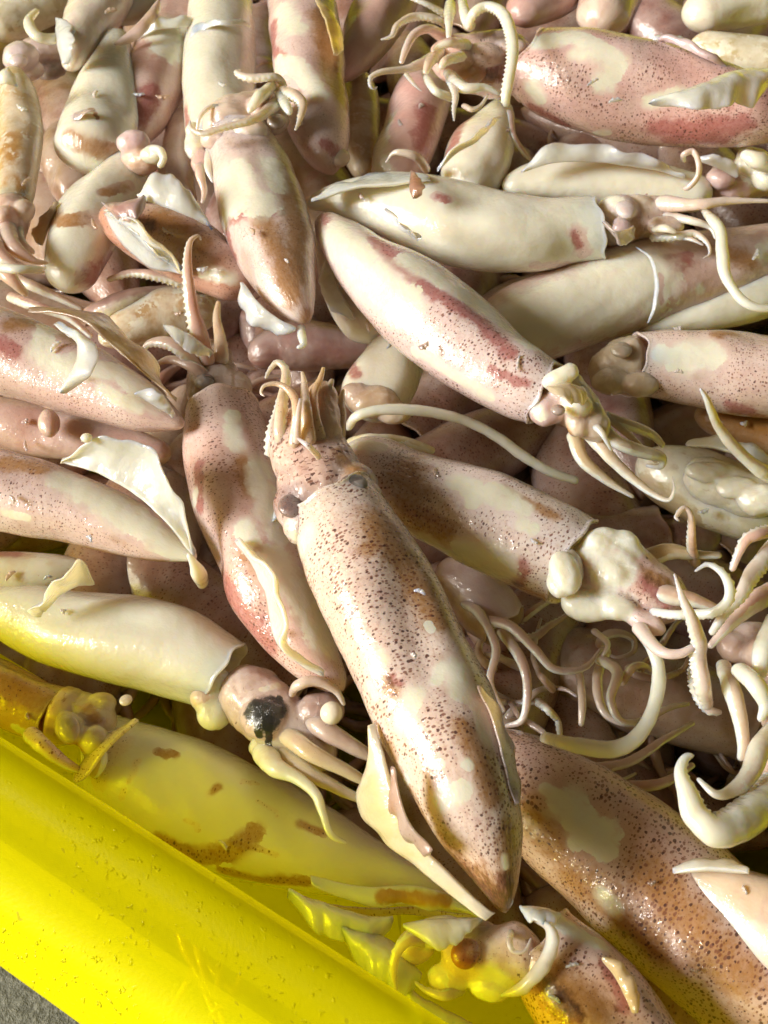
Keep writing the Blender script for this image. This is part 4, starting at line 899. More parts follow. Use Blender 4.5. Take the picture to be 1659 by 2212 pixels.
def big_head_squid():
    r, z = squid('speckled squid with a big white lumpy head, right of the large top squid', [
        (735, 985, 50, -6), (800, 1010, 82, -3), (880, 1048, 98), (970, 1088, 108), (1065, 1132, 113), (1150, 1173, 112), (1228, 1210, 106)], 6, (0.84, 0.75, 0.71), 0.0, 0.95, [('flesh', [(880, 1160), (960, 1200), (1060, 1230)], 30), ('flesh', [(990, 1040), (1060, 1070), (1130, 1100)], 22), 
        ('flesh', [(1000, 1190), (1060, 1205), (1090, 1225)], 32), ('flesh', [(920, 1170), (1000, 1215)], 26), ('flesh', [(1010, 1060), (1020, 1085)], 18), ('flesh', [(1130, 1130), (1150, 1140)], 16), ('flesh', [(1060, 1050), (1110, 1075)], 16), ('flesh', [(760, 960), (820, 965)], 18),
        ('brown', [(870, 1020), (900, 1100), (950, 1140)], 42), ('brown', [(1120, 1270), (1170, 1290)], 20), ('red', [(1130, 1220), (1120, 1260)], 16), ('brown', [(1090, 1060), (1200, 1110)], 16)], seg=80, n=160)  # brown at the left end paints the shadow the top squid casts
    z += 0.005
    fused('funnel', r, [raw_blob(1220, 1238, 36, 58, z + 0.009, (0.84, 0.74, 0.58), 0.9, 0, 28, 0.15, 0.08), raw_blob(1236, 1222, 26, 48, z + 0.006, (0.80, 0.66, 0.44), 0.5, 0, 26, 0.25, 0.12), raw_blob(1206, 1262, 26, 36, z + 0.007, (0.84, 0.76, 0.62), 0.9, 0, 22, 0.1)], smooth=10)
    fused('head', r, [raw_tube([(1222, 1212, 84), (1270, 1228, 88), (1330, 1248, 90), (1395, 1278, 76), (1450, 1300, 56), (1490, 1315, 36)], z - 0.002, (0.80, 0.62, 0.55), 0.1, 0.6, 48, amp=0.10, fz=0.8, freq=90),
        raw_blob(1300, 1172, 50, 40, z + 0.005, MEAT, 1, 0, 30, 0.1, 0.2), raw_blob(1350, 1180, 36, 44, z + 0.005, MEAT, 1, 0, 30, 0.1, 0.2), raw_blob(1325, 1235, 44, 40, z + 0.005, MEAT, 1, 0, 26), raw_blob(1268, 1308, 50, 34, z + 0.001, MEAT, 1, 0, 26, -0.3, 0.18), raw_blob(1330, 1310, 50, 34, z + 0.003, MEAT, 0.9, 0.4, 26, -0.3, 0.14), raw_blob(1290, 1200, 30, 50, z + 0.004, MEAT, 1, 0, 26, 0.5), raw_blob(1395, 1345, 44, 26, z + 0.002, (0.80, 0.62, 0.58), 0.1, 0.2, 22, -0.5)],
        [('brown', [(1400, 1240), (1440, 1262)], 16), ('red', [(1390, 1255), (1440, 1300)], 18), ('dots', [(1330, 1275), (1370, 1300)], 30), ('skin', [(1345, 1285), (1385, 1310)], 16)], smooth=28, spread=12)
    for p, t, f, s in [([(1500, 1215, 16, -6), (1493, 1170, 13, 6), (1494, 1130, 11, 14), (1490, 1106, 9, 17), (1474, 1100, 8, 18), (1461, 1115, 6, 18), (1468, 1126, 3, 18)], (0.66, 0.50, 0.40), 0, True),
                       ([(1500, 1235, 4, 20), (1528, 1222, 9, 21), (1561, 1236, 14, 21), (1577, 1266, 16, 20), (1571, 1300, 15, 18), (1542, 1320, 14, 15), (1500, 1328, 12, 12), (1450, 1330, 10, 10), (1405, 1320, 9, 8)], MEAT, 0.9, True),
                       ([(1456, 1238, 4, 26), (1472, 1292, 11, 24), (1494, 1340, 17, 20), (1508, 1385, 21, 14), (1512, 1424, 21, 10), (1518, 1480, 18, 6), (1530, 1530, 12, 2)], PALE, 0, True),
                       ([(1375, 1350, 17, 8), (1420, 1402, 16, 10), (1466, 1414, 15, 12), (1502, 1396, 14, 13)], (0.80, 0.64, 0.60), 0, False),
                       ([(1380, 1270, 30, 6), (1440, 1285, 26, 4), (1500, 1300, 22, 4), (1560, 1320, 16, 2)], (0.68, 0.46, 0.32), 0, False),
                       ([(1690, 1160, 20, 12), (1629, 1233, 20, 12), (1602, 1282, 19, 12), (1569, 1325, 17, 10), (1534, 1372, 13, 6)], (0.80, 0.72, 0.64), 0.4, True),
                       ([(1690, 1142, 14, 16), (1640, 1152, 15, 16), (1612, 1166, 15, 16), (1594, 1195, 14, 14), (1580, 1235, 13, 10)], (0.72, 0.52, 0.46), 0, True),
                       ([(1380, 1215, 24, 0), (1440, 1190, 20, -2), (1500, 1195, 18, -4), (1560, 1200, 14, -4)], (0.66, 0.54, 0.32), 0, False),
                       ([(1690, 1270, 24, 4), (1620, 1305, 24, 4), (1570, 1350, 20, 2), (1530, 1400, 14, 0)], (0.76, 0.56, 0.50), 0, False)]:
        arm(r, p, z, t, s, f)
    arm(r, [(1380, 1365, 12, 4), (1405, 1395, 17, 3), (1422, 1440, 18, 1), (1421, 1490, 18, 0), (1404, 1550, 18, -2), (1370, 1598, 19, -3), (1325, 1618, 20, -4), (1275, 1616, 19, -6), (1220, 1604, 17, -10), (1170, 1592, 15, -14)], z, MEAT, False, 1.0, name='tentacle', marks=[])
big_head_squid()

def shaded_squid():
    r, z = squid('large brown speckled squid at the lower right with a bare yellowish patch', [
        (1030, 1600, 60, -8), (1100, 1665, 100, -4), (1200, 1745, 134), (1310, 1825, 152), (1430, 1925, 164), (1560, 2035, 172), (1700, 2160, 172), (1800, 2250, 160)], -18, (0.70, 0.50, 0.42), 0.0, 1.25, [
        ('flesh', [(1225, 1740), (1270, 1790), (1300, 1800)], 40), ('flesh', [(1180, 1700), (1215, 1725)], 16), ('flesh', [(1250, 1810), (1310, 1840)], 24), ('flesh', [(1300, 1930), (1330, 1960)], 18),
        ('brown', [(1160, 1780), (1200, 1830)], 30), ('brown', [(1240, 1900), (1330, 1960), (1420, 2040)], 36), ('red', [(1215, 1755), (1220, 1765)], 10), ('brown', [(1400, 1890), (1480, 1980), (1600, 2120)], 50)], collar=0, seg=88, n=160)  # last long brown stroke paints the dark shadow at lower right
shaded_squid()

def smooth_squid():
    r, z = squid('large smooth squid without skin, painted beige as if in shade, in the lower right corner', [
        (1435, 1885, 10), (1490, 1898, 36), (1570, 1935, 74), (1660, 1985, 108), (1760, 2040, 125), (1850, 2080, 120)], -5, (0.78, 0.64, 0.48), 0.0, 0, [('flesh', [(1560, 1990), (1640, 2040)], 30)], collar=0)  # beige tone carries the shade the body lies in
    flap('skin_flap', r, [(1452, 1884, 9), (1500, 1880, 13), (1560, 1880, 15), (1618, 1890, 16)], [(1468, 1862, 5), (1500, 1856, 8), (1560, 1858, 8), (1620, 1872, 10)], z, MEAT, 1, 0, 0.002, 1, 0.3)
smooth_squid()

def curl_squid():
    r, z = squid('squid at the right edge with a thick white curled arm edged with suckers', [
        (1840, 1500, 50), (1800, 1540, 80), (1760, 1590, 90), (1720, 1640, 80)], 6, (0.76, 0.60, 0.52), 0.4, 0.6, [])
    fused('head', r, [raw_tube([(1730, 1625, 70), (1690, 1670, 60), (1650, 1710, 46), (1620, 1740, 34)], z, (0.74, 0.54, 0.40), 0.1, 0.2, 36, amp=0.1), raw_blob(1590, 1400, 40, 34, z - 0.006, (0.62, 0.48, 0.42), 0.1, 0.1, 30), raw_blob(1630, 1380, 50, 40, z - 0.006, (0.66, 0.50, 0.44), 0.1, 0.1), raw_tube([(1620, 1380, 40), (1680, 1480, 50), (1710, 1600, 60)], z - 0.004, (0.66, 0.5, 0.4), 0, 0.1, 30)])
    arm(r, [(1500, 1632, 9, 26), (1480, 1634, 15, 26), (1472, 1665, 20, 26), (1481, 1710, 28, 26), (1505, 1760, 34, 25), (1545, 1795, 36, 24), (1600, 1780, 40, 20), (1650, 1740, 44, 14), (1710, 1690, 44, 8)], z, CREAM, True, 0.85, ang=-2.6)
    arm(r, [(1505, 1680, 8, 16), (1545, 1718, 15, 17), (1585, 1708, 20, 17), (1620, 1670, 22, 15), (1645, 1610, 22, 12), (1690, 1560, 22, 8)], z, (0.80, 0.70, 0.58), False, 0.5)
    arm(r, [(1590, 1440, 18, 16), (1630, 1480, 26, 18), (1650, 1520, 22, 16), (1640, 1560, 12, 14)], z, (0.84, 0.78, 0.70), False, 0.8)
    arm(r, [(1560, 1430, 16, 4), (1575, 1480, 20, 6), (1595, 1540, 21, 6), (1605, 1600, 20, 4), (1600, 1645, 14, 0)], z, (0.74, 0.62, 0.48), False, 0.3)
    arm(r, [(1500, 1440, 12, 0), (1508, 1490, 16, 2), (1530, 1530, 16, 2), (1560, 1540, 10, 0)], z, (0.76, 0.58, 0.50), True)
    arm(r, [(1690, 1330, 30, 12), (1650, 1410, 28, 10), (1640, 1470, 20, 8)], z, MEAT, False, 1)
curl_squid()

def bottom_squid():
    r, z = squid('rust speckled squid cut off by the bottom edge, head towards the tub wall', [
        (1440, 2380, 60), (1390, 2300, 110), (1320, 2215, 128), (1250, 2135, 122), (1195, 2075, 104), (1168, 2045, 94)], -3, (0.76, 0.52, 0.44), 0.0, 1.1, [
        ('brown', [(1200, 2120), (1280, 2180)], 40), ('red', [(1180, 2140), (1240, 2200)], 30), ('red', [(1310, 2080), (1350, 2170)], 16), ('flesh', [(1190, 1985), (1300, 2040)], 18)], collar=1)
    flap('cut_edge', r, [(1150, 1985, 10), (1182, 2010, 13), (1175, 2060, 13), (1130, 2120, 11), (1085, 2150, 6)], [(1168, 1978, 11), (1206, 2015, 14), (1196, 2080, 14), (1146, 2140, 12), (1092, 2166, 6)], z, (0.80, 0.68, 0.58), 0.5, 0.2, 0.002, 1, 0.4)
    flap('cut_edge', r, [(1300, 2070, 14), (1335, 2115, 14), (1370, 2190, 12)], [(1315, 2052, 15), (1365, 2110, 14), (1392, 2180, 11)], z, (0.62, 0.46, 0.24), 0.2, 0.2, 0.002, 1, 0.4)
    fused('head', r, [raw_tube([(1172, 2050, 78), (1120, 2065, 78), (1060, 2070, 68), (1000, 2068, 54), (950, 2060, 40)], z, (0.80, 0.66, 0.64), 0.2, 0.7, 40, amp=0.12), raw_blob(1006, 2066, 50, 44, z + 0.002, (0.72, 0.54, 0.46), 0.0, 0.4, 26), raw_blob(945, 2015, 74, 34, z + 0.002, MEAT, 1, 0, 22, 0.15, 0.18), raw_blob(1096, 2064, 44, 62, z + 0.004, (0.78, 0.68, 0.70), 0.2, 0.9, 24, 0.4, 0.18), raw_blob(1066, 2128, 48, 32, z + 0.001, (0.82, 0.74, 0.70), 0.6, 0.3, amp=0.2), raw_blob(965, 2110, 46, 36, z - 0.002, (0.80, 0.70, 0.58), 0.5, 0.2, amp=0.2), raw_blob(900, 2045, 40, 36, z - 0.002, (0.80, 0.66, 0.60), 0.3, 0.2, amp=0.2), raw_blob(1030, 2010, 40, 24, z + 0.003, (0.46, 0.38, 0.30), 0, 0.2)],
        [('flesh', [(1060, 2105), (1090, 2130)], 20), ('red', [(990, 2050), (1020, 2060)], 12)], smooth=9)
    blob('eye', r, 1006, 2060, 34, 31, z + 0.0082, (0.36, 0.15, 0.11), 0, 0.8, 16, 0.1, 0.2)
    arm(r, [(945, 2035, 22, 2), (890, 2030, 17, 5), (858, 2056, 14, 5), (850, 2100, 13, 3), (856, 2142, 7, 0)], z, (0.80, 0.68, 0.60), True, 0.2)
    arm(r, [(1000, 2130, 18, 2), (960, 2150, 12, 1), (920, 2140, 9, 0), (895, 2120, 5, 0)], z, (0.80, 0.68, 0.56), True, 0.2)
    flap('skin_flap', r, [(870, 2000, 8), (920, 1990, 10), (1000, 1985, 10), (1045, 1985, 8)], [(905, 2040, 10), (950, 2050, 13), (1000, 2025, 13), (1040, 2000, 10)], z, MEAT, 1, 0, 0.002, 1, 0.3)
    arm(r, [(1105, 2010, 7, 12), (1100, 2035, 7, 14), (1112, 2058, 6, 14), (1135, 2052, 5, 14), (1148, 2025, 4, 13)], z, PALE, False, 0.5)
    flap('skin_flap', r, [(1125, 1960, 8), (1160, 1962, 10), (1205, 1980, 9)], [(1122, 1985, 10), (1165, 1995, 13), (1214, 2005, 10)], z, MEAT, 1, 0, 0.002, 1, 0.3)
bottom_squid()

SCR = [('crumpled pale skin scrap under the brown edged tail fin, next to the tub rim', ([(620, 1938, -14), (690, 1955, -13), (760, 1975, -12), (850, 1990, -12)], [(640, 1990, -10), (700, 2020, -8), (770, 2040, -8), (840, 2060, -10)], (0.82, 0.76, 0.50), 0.8)),
       ('folded pale skin scrap left of the cut off bottom squid', ([(730, 2010, -12), (800, 2020, -10), (860, 2050, -9), (890, 2110, -10)], [(745, 2060, -9), (800, 2110, -6), (850, 2150, -6), (905, 2190, -9)], (0.84, 0.78, 0.50), 0.9)),
       ('narrow pale skin scrap at the bottom edge between tub rim and cut off squid', ([(850, 2110, -14), (900, 2150, -12), (960, 2190, -12), (1010, 2230, -12)], [(860, 2160, -10), (900, 2210, -8), (960, 2240, -8), (1020, 2270, -10)], (0.82, 0.74, 0.46), 0.8))]
for lab, (a_, b_, t_, f_) in SCR:
    o = flap('skin_scrap', None, a_, b_, 0, t_, f_, 0.1, 0.0022, 4, 0.7, waves=1.3)
    o['label'], o['category'], o['group'] = lab, 'squid scrap', 'loose scraps of squid skin'

# ------------------------------------------------------------------ the back rows
def back_pale():
    r, z = squid('upright bare squid in the back row behind the rust-banded one', [(485, -60, 40), (482, 0, 66), (474, 75, 78), (474, 150, 85), (474, 225, 84), (470, 290, 72), (468, 315, 66)], 0, CREAM, 1.0, 0.4, [('skin', [(400, 225), (410, 290)], 14), ('red', [(398, 240), (405, 290)], 12), ('skin', [(545, 40), (548, 90)], 10)], collar=1)
    flap('skin_flap', r, [(410, 90, 8), (440, 62, 14), (490, 55, 18), (540, 60, 12)], [(396, 88, 6), (425, 52, 12), (480, 44, 18), (552, 50, 10)], z, (0.80, 0.72, 0.50), 1, 0, 0.0012, 1, 0.3)
back_pale()
def back_tall():
    r, z = squid('upright squid at the top edge, red stained left side and shade painted olive down its right side', [(720, 378, 20, -4), (708, 340, 44), (690, 270, 70), (674, 170, 78), (662, 75, 76), (652, -20, 70), (646, -60, 60)], 6, (0.78, 0.62, 0.58), 0.0, 0.6, [
        ('flesh', [(610, 20), (640, 60)], 26), ('flesh', [(600, 140), (640, 140), (690, 200)], 24), ('red', [(590, 50), (590, 110), (612, 122)], 14), ('brown', [(690, 30), (710, 120), (740, 220)], 24), ('red', [(700, 310), (730, 330)], 14)], collar=0)  # brown along the right side is painted shade
    flap('skin_flap', r, [(680, 0, 19), (705, 60, 19), (720, 120, 14)], [(700, -5, 18), (735, 60, 12), (742, 140, 6)], z, (0.68, 0.50, 0.20), 0, 0.2, 0.0012, 1, 0.4)  # ochre sheet laid where the right side is shaded
    blob('tail_shred', r, 735, 340, 22, 26, z + 0.002, (0.72, 0.62, 0.50), 0.2, 0.2, 14)
back_tall()
def white_wedge():
    r, z = squid('white wedge of bare squid with a small torn notch, back left', [(252, 70, 24), (246, 120, 42), (236, 175, 66), (226, 225, 82), (212, 280, 86), (196, 330, 80), (185, 360, 60)], 0, MEAT, 1.0, 0.4, [('skin', [(165, 246), (200, 236), (212, 258)], 5), ('skin', [(150, 300), (240, 330)], 22), ('brown', [(150, 300), (240, 330)], 26), ('brown', [(165, 246), (200, 236), (212, 258)], 6)], collar=0, fz=0.8)
    flap('skin_flap', r, [(150, 252, 12), (178, 240, 15), (205, 238, 17)], [(130, 285, 4), (172, 258, 14), (206, 244, 18)], z, (0.52, 0.30, 0.26), 0.2, 0.2, 0.001, 0.5, 0.6)
white_wedge()
def rosy_back():
    r, z = squid('dull rosy squid lying behind the white wedge', [(285, 310, 30), (305, 250, 62), (330, 180, 72), (352, 110, 70), (378, 50, 60), (405, -10, 50), (425, -50, 40)], -6, (0.66, 0.44, 0.38), 0.0, 0.4, [('flesh', [(340, 70), (380, 60), (360, 110)], 34), ('brown', [(258, 110), (270, 150)], 22), ('red', [(300, 250), (330, 200)], 26)], collar=0)
    flap('fin', r, [(300, 85, 10), (340, 62, 16), (390, 58, 16), (440, 60, 10)], [(290, 68, 8), (335, 38, 18), (390, 36, 18), (446, 40, 10)], z, (0.84, 0.76, 0.56), 1, 0, 0.0016, 1, 0.8)
    flap('skin_flap', r, [(245, 95, 16), (300, 50, 20), (340, 0, 20)], [(262, 115, 12), (320, 65, 18), (362, 0, 18)], z, (0.58, 0.36, 0.34), 0, 0.2, 0.0012, 1, 0.5)
rosy_back()
def curl_back():
    r, z = squid('squid with pale curled arm stump in the top left corner', [(250, -40, 60), (215, 10, 66), (185, 60, 60), (165, 105, 46), (150, 150, 16)], 4, (0.80, 0.70, 0.62), 0.5, 0.1, [], collar=0)
    arm(r, [(80, 22, 13, 16), (64, 48, 16, 18), (72, 72, 16, 18), (100, 82, 14, 16), (130, 78, 13, 12), (160, 60, 16, 8)], z, MEAT, False, 1)
    flap('fin', r, [(120, 40, 16), (125, 90, 14), (135, 140, 10)], [(150, 32, 20), (160, 90, 20), (165, 140, 14)], z, (0.84, 0.78, 0.70), 0.8, 0.1, 0.0014, 1, 0.6)
    fused('head', r, [raw_blob(95, 112, 50, 40, z - 0.012, (0.56, 0.46, 0.44), 0, 0.1, 34), raw_blob(46, 124, 36, 36, z - 0.004, (0.70, 0.62, 0.64), 0.2, 0.2, 28), raw_blob(62, 150, 34, 26, z - 0.010, (0.60, 0.52, 0.54), 0.1, 0.1, 22), raw_blob(105, 150, 36, 26, z - 0.018, (0.26, 0.20, 0.19), 0, 0.1, 22)])
    blob('eye', r, 40, 132, 20, 18, z + 0.001, (0.72, 0.64, 0.68), 0.1, 0.1, 12)
curl_back()
def left_ochre():
    r, z = squid('ochre squid standing along the left edge with fanned arms below', [(25, 150, 20), (35, 200, 42), (42, 270, 50), (42, 340, 48), (36, 410, 42), (30, 440, 38)], 4, (0.70, 0.54, 0.28), 0.45, 0.1, [('brown', [(20, 300), (30, 400)], 30)])
    flap('fin', r, [(0, 185, 16), (14, 182, 18), (34, 186, 16)], [(2, 160, 18), (16, 148, 22), (38, 172, 18)], z, (0.84, 0.74, 0.56), 1, 0, 0.003, 1.5, 0.3)
    fused('head', r, [raw_tube([(30, 430, 38), (26, 470, 40), (24, 510, 34), (40, 550, 22)], z, (0.72, 0.54, 0.42), 0.1, 0.3, 30, amp=0.12), raw_blob(50, 455, 26, 30, z + 0.004, (0.76, 0.62, 0.52), 0.3, 0.2), raw_blob(10, 470, 26, 30, z + 0.006, (0.78, 0.60, 0.50), 0.2, 0.2)])
    for p in ([(10, 480, 20, 8), (30, 530, 20, 8), (70, 560, 14, 6), (105, 568, 8, 4)], [(-20, 500, 20, 10), (0, 550, 20, 10), (50, 578, 13, 8), (98, 588, 6, 6)], [(30, 470, 16, 4), (45, 520, 16, 4), (75, 548, 10, 0)], [(-30, 540, 20, 4), (20, 600, 18, 0), (60, 640, 12, -6)]):
        arm(r, p, z, (0.74, 0.54, 0.44), False)
    arm(r, [(-20, 575, 10, 14), (30, 582, 12, 14), (80, 582, 10, 12), (100, 578, 5, 10)], z, (0.84, 0.80, 0.78), False, 0.9)
left_ochre()
def folded():
    r, z = squid('bare squid with a dark fold across it, left of the open flapped one', [(322, 325, 26), (285, 365, 52), (235, 415, 72), (195, 470, 82), (172, 530, 76), (155, 590, 60), (145, 625, 40)], -4, (0.72, 0.58, 0.46), 1.0, 0.5, [('skin', [(110, 470), (150, 475), (215, 470)], 22), ('brown', [(95, 480), (150, 475)], 34), ('skin', [(190, 600), (240, 570)], 30), ('red', [(200, 600), (240, 560)], 26), ('brown', [(225, 420), (270, 410)], 14), ('skin', [(225, 415), (280, 400)], 14)], collar=0)
    fused('collar_lobe', r, [raw_blob(288, 308, 32, 26, z + 0.014, (0.78, 0.64, 0.66), 0.1, 0.2, 22, amp=0.2), raw_blob(330, 335, 26, 22, z + 0.016, (0.82, 0.72, 0.56), 0.8, 0, 18, amp=0.2), raw_blob(308, 345, 36, 26, z + 0.010, (0.74, 0.56, 0.42), 0.1, 0.3), raw_tube([(270, 330, 24, 8), (300, 350, 30, 8), (340, 350, 22, 10)], z, (0.72, 0.54, 0.42), 0, 0.3), raw_tube([(325, 322, 9, 18), (345, 326, 10, 20), (354, 345, 9, 18), (340, 362, 8, 15)], z, (0.84, 0.76, 0.6), 0.9, 0)], smooth=9)
    flap('fin', r, [(130, 440, 8), (110, 480, 6), (90, 530, 2)], [(115, 440, 6), (75, 490, 2), (60, 530, -2)], z, (0.46, 0.30, 0.16), 0, 0.3, 0.0016, 1, 0.6)
folded()
def open_flap():
    r, z = squid('squid with two shiny white flaps folded open over a rust brown inside', [(222, 452, 20), (272, 482, 54), (340, 508, 76), (420, 545, 80), (500, 585, 70), (560, 610, 60)], 6, (0.60, 0.34, 0.24), 0.0, 0.8, [('brown', [(340, 470), (420, 530)], 34), ('red', [(250, 460), (310, 490)], 24), ('flesh', [(440, 590), (500, 600)], 14)], collar=0)
    flap('fin', r, [(300, 430, 22), (350, 445, 24), (410, 468, 22), (462, 492, 16)], [(305, 415, 22), (342, 372, 30), (400, 405, 28), (462, 486, 18)], z, MEAT, 1, 0, 0.002, 1.5, 0.9)
    flap('fin', r, [(226, 455, 10), (275, 490, 18), (330, 545, 16), (392, 588, 10)], [(222, 440, 16), (290, 478, 28), (348, 530, 24), (395, 580, 12)], z, MEAT, 1, 0, 0.002, 2, 0.9)
    flap('fin', r, [(224, 462, 10), (262, 520, 6), (320, 572, 4), (395, 592, 6)], [(240, 462, 20), (290, 500, 20), (345, 550, 18), (398, 588, 10)], z, MEAT, 1, 0, 0.002, 2, 0.5)
    flap('skin_flap', r, [(222, 438, 18), (260, 440, 24), (315, 425, 26)], [(232, 460, 20), (275, 478, 24), (325, 470, 26)], z, (0.48, 0.28, 0.27), 0, 0.2, 0.0012, 2, 0.6)
open_flap()
def deep_left():
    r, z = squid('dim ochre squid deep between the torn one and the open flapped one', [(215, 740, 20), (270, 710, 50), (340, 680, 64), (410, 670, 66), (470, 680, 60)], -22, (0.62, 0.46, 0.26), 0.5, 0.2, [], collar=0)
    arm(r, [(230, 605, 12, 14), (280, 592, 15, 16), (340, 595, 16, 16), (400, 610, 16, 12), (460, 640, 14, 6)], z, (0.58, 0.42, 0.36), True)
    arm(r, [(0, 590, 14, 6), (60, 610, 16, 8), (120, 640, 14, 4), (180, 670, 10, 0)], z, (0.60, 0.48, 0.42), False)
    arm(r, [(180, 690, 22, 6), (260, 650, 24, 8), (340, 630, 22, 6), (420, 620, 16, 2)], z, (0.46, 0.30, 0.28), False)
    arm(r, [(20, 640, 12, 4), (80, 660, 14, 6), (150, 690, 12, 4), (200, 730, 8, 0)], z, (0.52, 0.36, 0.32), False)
deep_left()
def mid_white():
    r, z = squid('short white stub of squid below the red striped one', [(905, 690, 40), (880, 730, 66), (845, 790, 76), (815, 850, 74), (795, 900, 64)], -10, CREAM, 1.0, 0.4, [('skin', [(760, 790), (770, 810)], 16), ('red', [(758, 792), (768, 808)], 16), ('skin', [(880, 860), (910, 840)], 20)], collar=0)
    fused('head', r, [raw_blob(805, 868, 58, 40, z + 0.004, (0.66, 0.52, 0.36), 0.3, 0.1, 32), raw_blob(770, 850, 36, 26, z + 0.006, (0.60, 0.44, 0.32), 0.1, 0.1), raw_blob(850, 890, 44, 30, z + 0.002, (0.70, 0.56, 0.40), 0.4, 0)])
    arm(r, [(752, 925, 12, 14), (770, 900, 14, 18), (820, 886, 15, 20), (890, 886, 15, 20), (960, 896, 15, 18), (1020, 915, 15, 14), (1080, 948, 15, 10), (1130, 985, 14, 6), (1190, 1020, 12, 2), (1250, 1040, 10, -2)], z, CREAM, False, 0.8, name='tentacle')
    arm(r, [(750, 960, 16, 12), (800, 950, 18, 14), (870, 955, 18, 12), (940, 975, 14, 8)], z, (0.70, 0.62, 0.34), False, 0.4)
mid_white()
def under_stripe():
    r, z = squid('grey-white squid fin half hidden under the tip of the red striped one', [(700, 500, 20), (725, 560, 44), (752, 620, 60), (790, 680, 66), (830, 730, 60)], -4, (0.78, 0.68, 0.62), 0.6, 0.3, [], collar=0, fz=0.6)
    flap('fin', r, [(716, 560, 8), (730, 620, 10), (770, 690, 8)], [(690, 560, 4), (700, 640, 4), (745, 705, 0)], z, (0.80, 0.72, 0.66), 0.8, 0.1, 0.0014, 1, 0.8)
under_stripe()
def rose_back():
    r, z = squid('rosy bare-sided squid standing behind the curly arms', [(930, 150, 40), (915, 200, 60), (893, 260, 68), (868, 325, 66), (850, 375, 52), (840, 400, 40)], -8, (0.72, 0.48, 0.44), 0.0, 0.25, [('flesh', [(830, 260), (815, 330), (820, 370)], 28), ('red', [(930, 240), (910, 310)], 26)], collar=0)
    arm(r, [(832, 353, 3, 20), (845, 330, 7, 24), (869, 328, 10, 25), (900, 342, 12, 22), (922, 368, 13, 16)], z, (0.78, 0.66, 0.56), False)
rose_back()
def split_back():
    r, z = squid('split squid below the curly arms, white inside with a wine red strip', [(1088, 222, 20), (1068, 260, 46), (1048, 305, 66), (1030, 350, 74), (1015, 390, 70), (1005, 420, 60)], -4, CREAM, 1.0, 0.3, [('skin', [(1000, 250), (985, 290), (968, 330)], 18), ('red', [(1000, 250), (985, 290), (968, 330)], 26)], collar=0, fz=0.8)
    flap('cut_edge', r, [(945, 372, 12), (985, 335, 18), (1030, 305, 20), (1080, 255, 14)], [(950, 360, 16), (985, 318, 22), (1035, 285, 24), (1090, 240, 16)], z, (0.82, 0.74, 0.62), 0.7, 0.1, 0.0018, 1, 0.6)
    arm(r, [(1100, 240, 10, 10), (1110, 290, 8, 6), (1130, 330, 8, 0), (1150, 350, 6, -4)], z, (0.60, 0.42, 0.36), False)
split_back()
def ragged():
    r, z = squid('ragged white squid lying flat between the big rosy one and the grey-eyed one', [(1085, 405, 20), (1140, 392, 44), (1220, 385, 62), (1310, 388, 66), (1400, 400, 60), (1480, 415, 48), (1540, 420, 40)], -6, CREAM, 1.0, 0.3, [('skin', [(1360, 345), (1440, 350)], 12), ('red', [(1360, 345), (1440, 350)], 12)], collar=0)
    flap('fin', r, [(1125, 372, 12), (1200, 352, 16), (1300, 350, 16), (1400, 362, 14), (1480, 385, 10)], [(1120, 360, 14), (1165, 315, 20), (1280, 312, 22), (1400, 336, 20), (1490, 372, 10)], z, MEAT, 1, 0, 0.0018, 1, 1.4, waves=5)
    arm(r, [(1478, 348, 5, 22), (1480, 332, 8, 24), (1497, 328, 10, 25), (1508, 350, 10, 24), (1508, 380, 10, 20), (1490, 402, 9, 16), (1475, 408, 5, 14)], z, (0.78, 0.64, 0.58), False)
    fused('head', r, [raw_tube([(1530, 405, 36), (1570, 395, 44), (1610, 385, 44), (1650, 380, 40), (1700, 375, 30)], z, (0.68, 0.46, 0.44), 0.1, 0.3, 30, amp=0.14), raw_blob(1625, 350, 40, 34, z + 0.012, MEAT, 1, 0), raw_blob(1560, 385, 34, 26, z + 0.006, (0.60, 0.42, 0.42), 0, 0.2), raw_blob(1655, 380, 36, 40, z + 0.010, MEAT, 0.9, 0)])
    arm(r, [(1600, 330, 20, 20), (1640, 345, 26, 20), (1680, 360, 26, 18)], z, MEAT, False, 1)
    flap('skin_flap', r, [(1500, 345, 16), (1545, 360, 16), (1590, 385, 12)], [(1510, 330, 18), (1560, 338, 20), (1610, 365, 14)], z, (0.80, 0.74, 0.70), 0.8, 0.2, 0.0014, 1, 0.5)
ragged()
def olive_right(): 
    r, z = squid('squid toned olive for shade at the right below the slanting arms', [(1380, 985, 40), (1440, 1020, 72), (1530, 1055, 84), (1620, 1090, 84), (1700, 1120, 76)], -36, (0.56, 0.48, 0.28), 0.6, 0.2, [('skin', [(1400, 1060), (1480, 1120)], 40)], collar=0)  # olive tones of body, head and fin paint the shade here
    fused('head', r, [raw_blob(1590, 1050, 44, 30, z + 0.018, (0.60, 0.52, 0.26), 0.8, 0, 20, amp=0.25), raw_blob(1530, 1020, 50, 26, z + 0.018, (0.58, 0.50, 0.30), 0.8, 0, 18, amp=0.25), raw_blob(1640, 1080, 50, 36, z + 0.016, (0.60, 0.52, 0.3), 0.7, 0, amp=0.25), raw_tube([(1480, 1010, 40, 10), (1560, 1050, 50, 10), (1680, 1090, 50, 10)], z, (0.58, 0.50, 0.30), 0.6, 0.1, 30)], smooth=10)
    flap('fin', r, [(1480, 960, 20), (1560, 970, 24), (1680, 1020, 24)], [(1500, 930, 20), (1580, 945, 22), (1690, 995, 20)], z, (0.60, 0.50, 0.32), 0.8, 0.1, 0.002, 1, 0.8)
olive_right()
